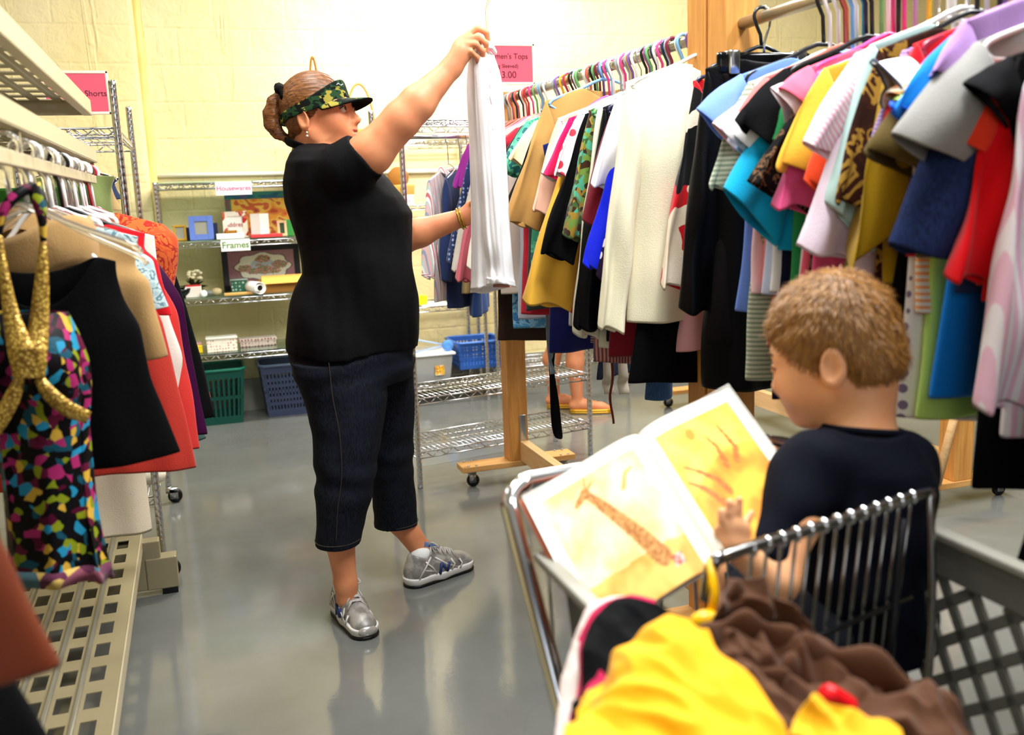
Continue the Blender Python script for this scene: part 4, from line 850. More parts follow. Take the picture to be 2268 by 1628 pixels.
leftg(4, 2.32, 'dress', 'coral red linen dress hanging behind the black top', f('#b03024'), .13, 1.17, (350, 1040), rowsw=[(0, .13), (.12, .15), (.25, .19), (1, .235)], nw=.09, nd=.06, fold=.01)
leftg(5, 2.43, 'top', 'red top seen as a narrow strip beside the white lace', f('#c8121c'), .17, 1.235, (330, 700), 'black', rowsw=TANK(.17, .19))
leftg(6, 2.55, 'blouse', 'white lace blouse with ruffled edge between red and purple', f('#e9d9cc'), .185, 1.225, (360, 880), rowsw=[(0, .185), (.2, .185), (.5, .20), (.75, .225), (1, .20)], t=.035, fold=.02)
leftg(7, 2.67, 'dress', 'coral dress with dots hanging low behind the purple one', f('#c8322c'), .15, 1.2, (375, 1000), rowsw=TANK(.15, .22))
leftg(8, 2.78, 'dress', 'dark purple dress behind the white lace blouse', f('#3a0a34', rough=.5), .155, 1.22, (385, 965), rowsw=TANK(.155, .235), fold=.016)
leftg(9, 2.90, 'blouse', 'orange smocked blouse high on the left rack', f('#d0502a', 'blotch', '#d8632e', c3='#a82c22', sc=1.5), .20, 1.245, (400, 640), 'white', rowsw=[(0, .20), (.2, .235), (.5, .23), (1, .21)], t=.04, fold=.02)
leftg(10, 3.02, 'jacket', 'black sleeveless coat right of the orange blouse', f('#060507'), .20, 1.17, (400, 930), 'black', rowsw=[(0, .20), (.3, .235), (.7, .27), (1, .29)], t=.035)
leftg(11, 3.13, 'top', 'bright red top glimpsed behind the black sleeveless coat', f('#e01420'), .18, 1.20, (420, 890), 'red', rowsw=[(0, .18), (.5, .24), (1, .285)])
leftg(12, 3.22, 'skirt', 'grey-green skirt hem beside the black sleeveless coat', f('#4d6a62'), .16, 1.15, (405, 980), 'white', rowsw=[(0, .16), (1, .26)])
leftg(13, 2.62, 'trousers', 'cream trousers hanging below the coral dress', f('#cfc0a6'), .13, 1.16, (260, 1180), 'wire', xc=LX-.035, rowsw=[(0, .13), (1, .135)], nd=.0, fold=.014, t=.03)
leftg(14, 2.01, 'hanging_strap_top', 'clear-strapped camisole squeezed behind the black top', f('#d6cdb8'), .12, 1.19, (150, 620), 'white', cat='top')
# halter dress
dz = on(120, 1305, 1, 1.76)[2]; DY = 1.76; dcx = on(66, 600, 1, DY)[0]
dr_ = thing('dress', 'multicoloured print halter dress with gold sequin straps in the left foreground', 'dress', (LX, DY, LZ)); GOLD = plain('gold_sequin', '#a97e1f', .35, .6)
def gold():
    t = NT('gold_sequins', .3, .35, .5); o = t.obj(1); v = t.n('ShaderNodeTexVoronoi'); t.t.links.new(o, v.inputs[0]); v.inputs['Scale'].default_value = 190
    t.col(t.mix(t.ramp(v.outputs[0], [(.2, '#000000'), (.7, '#ffffff')]), '#e3bd55', '#8a6420')); t.bump(v.outputs[0], .8, .002); return t.m
GOLD = gold()
def dp(x, y, oy=0.): p = on(x, y, 1, DY+oy); return np.array((p[0], p[1], p[2]))
rows = [((-40, 690), (150, 690), .02), ((-50, 750), (175, 745), .05), ((-45, 820), (192, 800), .065), ((-30, 880), (196, 870), .055), ((-12, 940), (192, 930), .04), ((5, 1050), (200, 1040), .045), ((15, 1150), (212, 1140), .05), ((22, 1230), (228, 1215), .055), ((30, 1290), (243, 1275), .06)]
V = []
rws = catmull([[*a, *b, t*1000] for a, b, t in rows], 34)
for i, rr_ in enumerate(rws):
    A, B = dp(rr_[0], rr_[1]), dp(rr_[2], rr_[3]); c, h = (A+B)/2, (B-A)/2; tt = rr_[4]/1000
    V.append([c+h*math.cos(u)+np.array((0, tt*math.sin(u)*(1+.25*math.sin(5*u+i*.12)), -.012*math.sin(u)*i/30)) + .006*np.array((math.sin(6*u), math.cos(7*u+i*.2), 0))*min(1, i/10) for u in np.linspace(0, 2*math.pi, 56, endpoint=False)])
bod = put('body', MB().grid(V, wrap=True), DRESS, dr_, solid=.002, sub=1)
put('hem_band', MB().grid([np.array(V[-3])*1.0, np.array(V[-1])+np.array((0, -.002, -.004))], wrap=True), f('#4a2a3c', 'print', ['#5a2a40', '#c9a85a', '#2a1a24', '#4a6a74', '#8a4a5a'], sc=.6), bod, solid=.006)
def ribbon(name, pts, wd, mat, oy=-.06, th=.003, root=dr_):
    P = catmull([[x, y, w_, o] for (x, y), w_, o in zip(pts, wd, oy if hasattr(oy, '__len__') else [oy]*len(pts))], 26); L = []; T = np.gradient(P[:, :2], axis=0)
    for (x, y, w_, o), tg in zip(P, T):
        n_ = np.array((-tg[1], tg[0])); n_ /= np.linalg.norm(n_)+1e-9; L.append([dp(x+n_[0]*w_*q, y+n_[1]*w_*q, o-.004*(1-q*q)) for q in (-1, -.5, 0, .5, 1)])
    return put(name, MB().grid(L), mat, root, solid=th)
ribbon('gold_strap', [(96, 535), (93, 620), (86, 720), (74, 790), (66, 830)], (6, 15, 22, 30, 28), GOLD, [-.03, -.04, -.05, -.07, -.075])
ribbon('gold_strap', [(-2, 520), (8, 600), (26, 700), (48, 780), (62, 830)], (5, 10, 18, 30, 28), GOLD, [-.03, -.04, -.05, -.07, -.075])
ribbon('gold_band', [(64, 770), (64, 800), (64, 838)], (34, 40, 34), GOLD, -.083)
ribbon('gold_band', [(44, 836), (30, 875), (4, 925), (-20, 960)], (10, 17, 18, 17), GOLD, -.078)
ribbon('gold_band', [(86, 838), (110, 872), (150, 905), (196, 925)], (10, 16, 17, 14), GOLD, [-.078, -.085, -.08, -.055])
ribbon('neck_strap', [(76, 408), (84, 440), (94, 490), (96, 540)], (13, 15, 9, 5), DRESS, [.0, -.02, -.03, -.03])
ribbon('neck_strap', [(76, 412), (40, 430), (6, 470), (-2, 525)], (11, 12, 10, 5), DRESS, [.0, -.02, -.03, -.03])
hanger((LX, DY, LZ+.006), 0, .19, -.175, 'clear', 'clear hanger carrying the multicoloured halter dress', arm_z=-.10, bar=False)
for i in range(4):
    hanger((LX, 2.25+i*.24, LZ+.006), random.uniform(-.15, .15), .09, -.14, 'white', 'white plastic hanger among the closely hung tops on the left rack', 'spare hangers on the left rack', arm_z=-.11, r=.0055, bar=False)
# brown leather coat, nearest on the left
Yb = .98; zA = on(60, 1190, 1, Yb)[2]; edge = lambda x, y: on(x, y, 1, Yb)[0]-(-.38)
z_ = lambda x, y: on(x, y, 1, Yb)[2]-LZ
garment('coat', 'brown leather coat cut off by the left edge of the photo', 'coat', (-.38, Yb, LZ), 0, plain('brown_leather', '#6b2e18', .42, 0, .4), .10, -.20, z_(60, 1500), rowsw=[(0, .10), (.3, .12), (.62, edge(5, 1180)), (1, edge(122, 1455))], fold=.012, seed=77, t=.03)
garment('trousers', 'black trousers peeking out below the brown leather coat', 'trousers', (-.40, 1.06, LZ), 0, f('#0b0b0c'), .10, -.22, z_(60, 1628)-.12, wh=edge(60, 1560)+.04, seed=78)
garment('trousers', 'cream trousers peeking out below the brown leather coat', 'trousers', (-.43, .92, LZ), 0, f('#e2c79c'), .08, -.22, z_(60, 1628)-.12, wh=edge(40, 1560)+.055, seed=79)
for y, l in ((Yb, 'wire hanger carrying the brown leather coat'), (1.06, 'wire hanger carrying the black trousers by the coat'), (.92, 'wire hanger carrying the cream trousers by the coat')): hanger((-.275-.12, y, LZ+.006), 0, .03, -.20, 'wire', l, arm_z=-.17, r=.002, bar=False)
# trousers stacked on the left wire rack
for i, (px, Y, mt, lb, hy) in enumerate([((250, 335), 3.62, f('#a38a5a'), 'khaki trousers hanging from the upper shelf of the left wire rack', 470), ((238, 330), 3.78, f('#20283c', 'denim', '#2c3858'), 'dark denim trousers hanging behind the khaki pair on the left wire rack', 440), ((228, 350), 3.52, f('#7c8a52'), 'olive green trousers hanging nearest on the left wire rack', 560), ((285, 330), 4.0, f('#b59a68'), 'tan trousers hanging farthest on the left wire rack', 480)]):
    garment('trousers', lb, 'trousers', (-.36, Y, 1.52), 0, mt, .13, -.12, max(on(px[0], hy, 1, Y)[2]-1.52, -.6), slope=.05, nd=0, seed=90+i, t=.03); hanger((-.36, Y, 1.525), 0, .12, -.125, 'wire', HLAB('wire', lb), arm_z=-.09, r=.002)
tag(put('tote_bag', MB().box((-.46, 3.47, 1.16), (.30, .02, .42)), f('#2f6a1e'), smooth=False, bevel=.008), 'green tote bag hanging behind the white hangers at the left', 'bag')
tag(put('folded_fabric', MB().box((-.34, 3.75, .337), (.34, .4, .07)), f('#e6dcc6'), bevel=.03), 'white folded fabric on the low shelf of the left wire rack', 'fabric')
# ================================================================== PEOPLE
def colop(s, tab, k=.02, mode='add', p=2.0):
    """upright lofted column: rows (z, cx, cy, rx, ry)"""
    T = np.array(sorted(tab), np.float32); zmin, zmax = T[0, 0], T[-1, 0]; m = T[:, 3:].max()+.03
    sl, x, y, z = s.win((T[:, 1].min()-m, T[:, 2].min()-m, zmin), (T[:, 1].max()+m, T[:, 2].max()+m, zmax), k+.01)
    zf = z.ravel(); cx, cy, rx, ry = [np.interp(zf, T[:, 0], T[:, i]).astype(np.float32)[None, None, :] for i in (1, 2, 3, 4)]
    q = (np.abs((x-cx)/rx)**p+np.abs((y-cy)/ry)**p)**(1/p); d = (q-1)*np.minimum(rx, ry); d = np.maximum(d, np.maximum(zmin-z, z-zmax)); return s.op(sl, d, k, mode)
class Frame:
    """figure frame: x = to the right seen from the camera, y = away from it, z = up, origin on the floor"""
    def __init__(s, px, py, yh):
        p = atd(px, py, yh); s.yh = yh; s.o = np.array((p[0], p[1], 0.)); s.r = _r0; s.h = HF
    def __call__(s, px, py, yo=0.):
        p = atd(px, py, s.yh+yo)-s.o; return np.array((p@s.r, p@s.h, p[2]))
    def w(s, q): q = np.array(q); return s.o+q[..., :1]*s.r+q[..., 1:2]*s.h+q[..., 2:3]*np.array((0, 0, 1.))
def headframe(yaw, pitch, side):
    """side +1: faces image right, -1: faces image left; yaw turns away from the camera"""
    f_ = np.array((side*math.cos(yaw)*math.cos(pitch), math.sin(yaw)*math.cos(pitch), math.sin(pitch))); l = np.cross((0, 0, 1.), f_); l /= np.linalg.norm(l); u = np.cross(f_, l); return np.stack([f_, l, u], 1)
def head(S, c, M, s, child=False):
    P = lambda x, y, z: c+M @ np.array((x, y, z))*s
    E = lambda p, r, k, mode='add': S.ell(P(*p), np.array(r)*s, M, k*s, mode)
    B = lambda a, b, ra, rb, k, mode='add': S.rc(P(*a), P(*b), ra*s, rb*s, k*s, mode)
    E((-.012, 0, .026), (.098, .076, .088), .02); E((.028, 0, -.03), (.062, .060, .080), .03)
    ch = -.100 if not child else -.094
    for y in (-1, 1):
        B((-.01, y*.050, -.055), (.060, y*.014, ch+.004), .020, .020, .03); E((.058, y*.036, -.034), (.028, .024, .030) if not child else (.034, .03, .036), .03)
        B((.080, y*.012, .020), (.068, y*.045, .014), .010, .009, .018)
    E((.074, 0, ch), (.020, .022, .016), .02)
    for y in (-1, 1): E((.094, y*.031, -.004), (.014, .017, .011), .012, 'sub')
    B((.088, 0, .004), (.106 if not child else .098, 0, -.034), .0075, .0105, .014); E((.110 if not child else .102, 0, -.037), (.010, .010, .009), .010)
    for y in (-1, 1): E((.098, y*.011, -.041), (.009, .007, .007), .008)
    E((.080, 0, -.064), (.018, .030, .022), .02); E((.0925, 0, -.0625), (.0085, .020, .0058), .006); E((.0905, 0, -.0755), (.0085, .017, .0062), .006); E((.100, 0, -.069), (.010, .022, .0018), .003, 'sub')
    for y in (-1, 1):
        a = np.array(Matrix.Rotation(y*.35, 3, 'Z') @ Matrix.Rotation(-.22, 3, 'Y')); Q = M @ a; cc = (-.018, y*.083, -.020)
        S.ell(P(*cc), np.array((.021, .0085, .034))*s, Q, .010*s); S.ell(P(cc[0]+.002, cc[1]+y*.008, cc[2]+.004), np.array((.0135, .0095, .022))*s, Q, .004*s, 'sub'); S.ell(P(cc[0]+.014, cc[1]-y*.002, cc[2]-.004), np.array((.005, .006, .008))*s, Q, .006*s)
    return P
def eyes(P, M, s, root, fr, iris, lash, closed=False):
    for y in (-1, 1):
        m = MB(); c = P(.0815, y*.031, -.004); m.ball(fr.w(c), .0125*s, 16); o = put('eye', m, plain('eye_white', '#b9aca0', .3) if not closed else BSKIN, root)
        d = fr.w(P(.0895, y*.032, -.004)); closed or put('iris', MB().ball(d, .0062*s, 10), plain('iris_'+iris, iris, .1), o)
        pts = [fr.w(P(.0925-.020*abs(t)**2*.5, y*(.031+.015*t), .004-.008*t*t)) for t in np.linspace(-1, 1, 9)]; put('eyelashes', MB().tube(pts, .0013*s, 5), plain('lash_'+lash, lash, .6), o)
        pts = [fr.w(P(.092-.014*max(0, t), y*(.030+.020*t), .020+.004*(1-t*t))) for t in np.linspace(-1, 1, 9)]; put('eyebrow', MB().tube(pts, np.array([.001, .002, .0026, .003, .003, .0028, .0024, .0018, .001])*s, 6, flat=.6), plain('brow_'+lash, lash, .7), root)
def hairmat(name, c1, c2, sc=(240, 240, 18)):
    t = NT(name, .42, 0, .45); k = t.noise(t.obj(sc), 1, 3, .6, .3); k2 = t.noise(t.obj(1), 14, 2)
    c = t.mix(t.ramp(k, [(.3, '#000000'), (.72, '#ffffff')]), c1, c2); t.col(t.mix(t.ramp(k2, [(.35, '#000000'), (.8, '#555555')]), c, c2)); t.bump(k, .6, .004); return t.m
WSKIN = skin_mat('skin_tanned', '#d98f63', '#cc7f57'); BSKIN = skin_mat('skin_fair', '#f2b584', '#eaa474')
# ------------------------------------------------------------------ the woman
L = Frame(780, 780, 2.92)
wr = thing('person', 'woman in black polo, denim capris and camouflage visor holding up a white shirt', 'person', tuple(L.o), -PSI)
S = SDF(np.arange(-.30, .56, .0045), np.arange(-.36, .40, .0045), np.arange(.05, 1.88, .0045))
HM = headframe(math.radians(-15), math.radians(7), 1); HS = 1.03; HCn = L(710, 252, .0)
neck = L(690, 352, .01); pel = L(780, 790, .0); chest = L(775, 500, .0)
colop(S, [(L(0, y, 0)[2], (L(a, y, 0)[0]+L(b, y, 0)[0])/2, 0., (L(b, y, 0)[0]-L(a, y, 0)[0])/2-.012, d) for y, a, b, d in ((345, 700, 745, .06), (370, 682, 785, .12), (420, 648, 850, .165), (500, 655, 900, .15), (560, 665, 905, .15), (640, 672, 905, .16), (720, 660, 905, .175), (800, 665, 890, .16), (850, 690, 880, .13))], .03)
S.chain([neck, L(700, 318, .005), HCn+HM @ np.array((-.022, 0, -.06))], [.062, .056, .054], .03)
sh_r, el_r, wr_r = L(768, 376, -.155), L(890, 264, -.19), L(1000, 150, -.155)
S.chain([L(735, 384, -.10), sh_r, L(822, 338, -.175), el_r, L(925, 228, -.185), wr_r], [.052, .060, .059, .050, .047, .0285], .02)
sh_l, el_l, wr_l = L(750, 368, .155), L(885, 532, .13), L(1030, 480, .12)
S.chain([L(735, 372, .10), sh_l, el_l, L(930, 515, .13), wr_l], [.065, .06, .047, .044, .027], .02)
for hip, knee, mid, ank, ra in ((L(748, 840, -.09), L(765, 1010, -.12), L(752, 1190, -.15), L(766, 1292, -.15), (.085, .055, .046, .033)), (L(825, 840, .09), L(862, 1000, .13), L(884, 1150, .165), L(936, 1222, .185), (.085, .055, .045, .034))):
    S.chain([hip, knee, mid, ank, ank+np.array((0, 0, -.05))], [*ra, ra[3]], .02)
# right hand: palm, four fingers over the collar, thumb behind
S.chain([wr_r, L(1022, 116, -.150)], [.030, .030], .012); S.ell(L(1028, 102, -.150), (.030, .017, .034), np.array(Matrix.Rotation(.6, 3, 'Y')), .012)
for ch_, r_ in (([(1036, 78, -.142), (1056, 63, -.140), (1077, 72, -.128), (1082, 92, -.118)], .0094), ([(1035, 88, -.154), (1058, 82, -.158), (1076, 96, -.148), (1077, 118, -.134)], .0098), ([(1030, 98, -.162), (1053, 98, -.168), (1069, 113, -.156), (1071, 134, -.142)], .0092), ([(1023, 108, -.160), (1043, 114, -.168), (1057, 127, -.158), (1060, 144, -.145)], .0080), ([(1012, 128, -.132), (1036, 118, -.108), (1056, 112, -.098), (1070, 112, -.098)], .0105)):
    S.chain([L(*q) for q in ch_], [r_*1.08, r_, r_*.95, r_*.8], .004)
S.chain([wr_l, L(1046, 468, .122)], [.028, .029], .012); S.ell(L(1052, 464, .122), (.036, .018, .032), np.array(Matrix.Rotation(-.3, 3, 'Y')), .012)
for ch_, r_ in (([(1062, 440, .115), (1082, 430, .105), (1096, 436, .085), (1100, 448, .072)], .0092), ([(1066, 452, .12), (1088, 446, .112), (1102, 452, .09), (1104, 464, .074)], .0096), ([(1066, 466, .122), (1088, 464, .115), (1101, 470, .092), (1102, 482, .076)], .009), ([(1062, 480, .12), (1080, 482, .112), (1091, 488, .092), (1092, 498, .078)], .0078), ([(1046, 450, .10), (1062, 440, .082), (1076, 442, .07), (1084, 450, .064)], .0105)):
    S.chain([L(*q) for q in ch_], [r_*1.08, r_, r_*.95, r_*.8], .004)
P = head(S, HCn, HM, HS)
V, F = S.mesh(2); put('body', (L.w(V), F), WSKIN, wr)
eyes(P, HM, HS, wr, L, '#3a2a1c', '#2e1c10')
lip = MB(); lip.ball(L.w(P(.0948, 0, -.0625)), np.array((.0068, .0205, .0052))*HS, 12, np.stack([L.r, L.h, (0, 0, 1)], 1) @ HM); lip.ball(L.w(P(.0928, 0, -.0757)), np.array((.0068, .0175, .0058))*HS, 12, np.stack([L.r, L.h, (0, 0, 1)], 1) @ HM)
put('lips', lip, plain('lip_pink', '#b5544c', .35), wr)
for dz in (0, -.012): pass
ear = P(-.010, -.089, -.056); m = MB(); m.ball(L.w(ear), .0036, 8); m.ball(L.w(ear+np.array((0, 0, -.010))), .0042, 8); put('earring', m, plain('earring_pearl', '#e8dcc0', .15, .5), wr)
# hair: cap, temples, ponytail
G = SDF(np.arange(-.36, .06, .004), np.arange(-.16, .16, .004), np.arange(1.36, 1.76, .004))
G.ell(P(-.018, 0, .031), np.array((.104, .083, .092))*HS, HM, .01*HS); G.ell(P(-.040, 0, -.016), np.array((.060, .071, .058))*HS, HM, .02)
G.ell(P(.085, 0, -.04), np.array((.085, .12, .088))*HS, HM, .006, 'sub'); G.ell(P(.03, 0, -.105), np.array((.09, .12, .058))*HS, HM, .01, 'sub')
for y in (-1, 1): G.ell(P(-.012, y*.09, -.026), np.array((.026, .02, .040))*HS, HM, .006, 'sub')
G.chain([P(-.085, -.02, -.045), L(666, 330, -.01), L(672, 346, -.02)], [.018, .007, .003], .006)
G.ripple(lambda p: .0013*np.sin(64*np.arctan2(p[:, 2]-HCn[2]+.02, p[:, 1])+30*p[:, 0])+.0012*vnz(p*np.array((.3, 1.5, 1.5)), 40, 2))
V, F = G.mesh(1); HMAT = hairmat('auburn_hair', '#8a531d', '#2c1508', (14, 190, 190)); hr_ = put('hair', (L.w(V), F), HMAT, wr)
G = SDF(np.arange(-.36, .06, .0035), np.arange(-.12, .12, .0035), np.arange(1.36, 1.70, .0035))
G.chain([L(642, 210, 0), L(624, 212, 0), L(609, 228, 0), L(602, 252, 0), L(604, 276, 0), L(616, 296, 0), L(634, 307, 0), L(652, 309, 0)], [.016, .018, .021, .023, .022, .016, .010, .003], .008); G.ripple(lambda p: .0022*np.sin(420*p[:, 1]+60*p[:, 0])+.0018*np.sin(900*(p[:, 1]-.4*p[:, 0]))); V, F = G.mesh(1); put('ponytail', (L.w(V), F), HMAT, hr_)
an = np.linspace(0, 2*math.pi, 26, endpoint=False); cc, ax_ = L(632, 211, 0), L(620, 222, 0)-L(640, 205, 0); ax_ /= np.linalg.norm(ax_); b1 = np.array((0, 1., 0)); b2 = np.cross(ax_, b1)
put('hair_tie', MB().tube([L.w(cc+(b1*math.cos(t)+b2*math.sin(t))*(.030+.003*math.sin(9*t))) for t in an], [.013+.003*math.sin(7*t) for t in an], 8, closed=True), BLK, wr)
# visor
CAM = f('#1f3a20', 'camo', sc=1); ring = []; n = 48
for q in (0, .33, .66, 1):
    row = []
    for i in range(n):
        ph = 2*math.pi*i/n; cph = math.cos(ph); zb = -.002+.014*cph; hgt = .022+.026*(.5+.5*math.cos(ph))+.022*max(0, cph)**2; k = 1+.05*q*(cph < .3)-.11*q*max(0, cph)
        row.append(P(-.013+.107*k*cph, .0875*(1-.06*q)*math.sin(ph), zb+hgt*q))
    ring.append(L.w(np.array(row)))
vis = thing('visor', 'camouflage sun visor worn on the woman\'s head', 'visor', tuple(L.w(HCn))); put('band', MB().grid(ring, wrap=True), CAM, vis, solid=.003, sub=1)
br = []
for q in np.linspace(0, 1, 7):
    row = []
    for t in np.linspace(-1.15, 1.15, 25):
        e = .070*math.cos(t*1.25)**.8 if abs(t) < 1.2 else 0; e = max(e, 0); ct, st = math.cos(t), math.sin(t)
        row.append(P(-.013+.107*ct+q*e*(.85+.15*ct), .0875*st*(1+.10*q*math.cos(t)), .012*ct-.002+.006+.010*(1-st*st)-q*e*.16-.012*q*st*st))
    br.append(L.w(np.array(row)))
put('brim', MB().grid(br), CAM, vis, solid=.0035, sub=1); put('brim_lining', MB().grid([np.array(r_)-np.array((0, 0, .003)) for r_ in br]), BLK, vis, solid=.001, sub=1)
put('emblem', MB().tube([L.w(P(.083, -.043, .062)), L.w(P(.087, -.036, .066)), L.w(P(.090, -.030, .060)), L.w(P(.093, -.022, .064))], .0016, 6), plain('grey_thread', '#9aa0a6', .6), vis)
# shirt
T = SDF(np.arange(-.28, .30, .005), np.arange(-.30, .30, .005), np.arange(.70, 1.52, .005))
zz = lambda y: L(0, y, 0)[2]
colop(T, [(zz(y), (L(a, y, 0)[0]+L(b, y, 0)[0])/2, 0., (L(b, y, 0)[0]-L(a, y, 0)[0])/2, d) for y, a, b, d in ((345, 668, 742, .085), (364, 650, 792, .15), (385, 641, 822, .188), (425, 634, 858, .19), (470, 637, 893, .186), (505, 648, 913, .178), (560, 662, 916, .172), (629, 676, 920, .178), (690, 656, 926, .19), (772, 636, 923, .20), (800, 634, 921, .20))], .02, p=2.2)
dr = el_r-sh_r; dr /= np.linalg.norm(dr); so = L(806, 350, -.168)
T.chain([L(735, 384, -.09), L(770, 374, -.155), so+dr*.03], [.068, .074, .073], .03); T.chain([L(735, 384, .09), sh_l, L(815, 450, .15)], [.068, .07, .07], .03)
Rm = np.stack([dr, np.cross(dr, (0, 1, 0))/np.linalg.norm(np.cross(dr, (0, 1, 0))), np.cross(dr, np.cross(dr, (0, 1, 0))/np.linalg.norm(np.cross(dr, (0, 1, 0))))], 1)
T.ell(so+dr*.075, (.07, .16, .16), Rm, .004, 'sub'); T.rc(so-dr*.02, so+dr*.1, .061, .061, .004, 'sub')
T.ell(L(690, 318, .01), (.060, .062, .034), None, .008, 'sub'); T.half(L(780, 778, 0), (0, 0, -1), .006)
T.ripple(lambda p: .008*np.sin(26*(p[:, 0]*.8+p[:, 2]*.55)+3*p[:, 1])*np.clip((1.36-p[:, 2])*4, 0, 1)+.006*vnz(p, 9, 2)+.003*vnz(p*np.array((2, 1, .6)), 18, 5))
V, F = T.mesh(2); polo = put('polo_shirt', (L.w(V), F), f('#060607', rough=.8, sc=2), wr)
cr = []
for q in (0, .5, 1):
    cr.append([L.w(L(691, 345, .008)+np.array(((.066+.012*q*(1-q)*4)*math.cos(t)-.006*q, (.066+.01*q)*math.sin(t), .004-.026*math.cos(t)+.028*q+(0 if math.cos(t) < .8 else -.015)))) for t in np.linspace(.25, 2*math.pi-.25, 32)])
put('collar', MB().grid(cr), f('#060607', rough=.8, sc=2), polo, solid=.004, sub=1)
# capris
J = SDF(np.arange(-.26, .32, .005), np.arange(-.32, .34, .005), np.arange(.20, .88, .005))
colop(J, [(zz(y), (L(a, y, 0)[0]+L(b, y, 0)[0])/2, 0., (L(b, y, 0)[0]-L(a, y, 0)[0])/2, d) for y, a, b, d in ((740, 650, 918, .185), (790, 640, 918, .19), (835, 653, 916, .185), (870, 672, 914, .15))], .03)
def leg(tab, k):
    R_ = []
    for y, a, b, yo, d in tab: A, B = L(a, y, yo), L(b, y, yo); R_.append((A[2], (A[0]+B[0])/2, yo, (B[0]-A[0])/2, d))
    colop(J, R_, k); return R_
n1 = leg(((800, 642, 850, -.085, .12), (880, 674, 860, -.09, .118), (945, 690, 850, -.105, .11), (1020, 696, 838, -.12, .10), (1097, 700, 826, -.135, .088), (1180, 700, 803, -.148, .075), (1206, 700, 800, -.152, .073)), .025)
n2 = leg(((800, 740, 916, .085, .12), (880, 765, 917, .10, .115), (945, 785, 917, .12, .108), (1020, 808, 914, .14, .10), (1097, 824, 919, .16, .085), (1150, 829, 925, .17, .075), (1168, 830, 926, .172, .073)), .025)
for R_, dx in ((n1, 0.), (n2, .0)):
    z, cx, cy, rx, ry = R_[-1]; J.rc((cx+.004, cy, z-.05), (cx, cy, z+.05), rx-.012, rx-.014, .003, 'sub')
J.ripple(lambda p: .005*vnz(p*np.array((1, 1, 1.6)), 11, 9)+.004*np.sin(60*p[:, 2]+14*p[:, 0])*np.exp(-((p[:, 2]-.47)/.06)**2)+.004*np.sin(75*p[:, 2]-20*p[:, 0])*np.exp(-((p[:, 2]-.78)/.05)**2))
V, F = J.mesh(2); jn = put('capri_jeans', (L.w(V), F), f('#07080b', 'denim', '#171b25', rough=.8), wr)
TH = plain('stitch', '#3a3122', .7)
def seam(pts): return [L.w(q) for q in catmull(pts, 40)]
put('side_seam', MB().tube(seam([L(728, 800, -.206), L(737, 880, -.214), L(752, 960, -.221), L(757, 1050, -.224), L(748, 1130, -.227), L(744, 1200, -.229)]), .0010, 5), TH, jn)
for R_ in (n1, n2):
    z, cx, cy, rx, ry = R_[-1]; put('hem_stitch', MB().tube([L.w(np.array((cx+(rx+.001)*math.cos(t), cy+(ry+.001)*math.sin(t), z+.018))) for t in np.linspace(0, 6.283, 40, endpoint=False)], .0012, 5, closed=True), TH, jn)
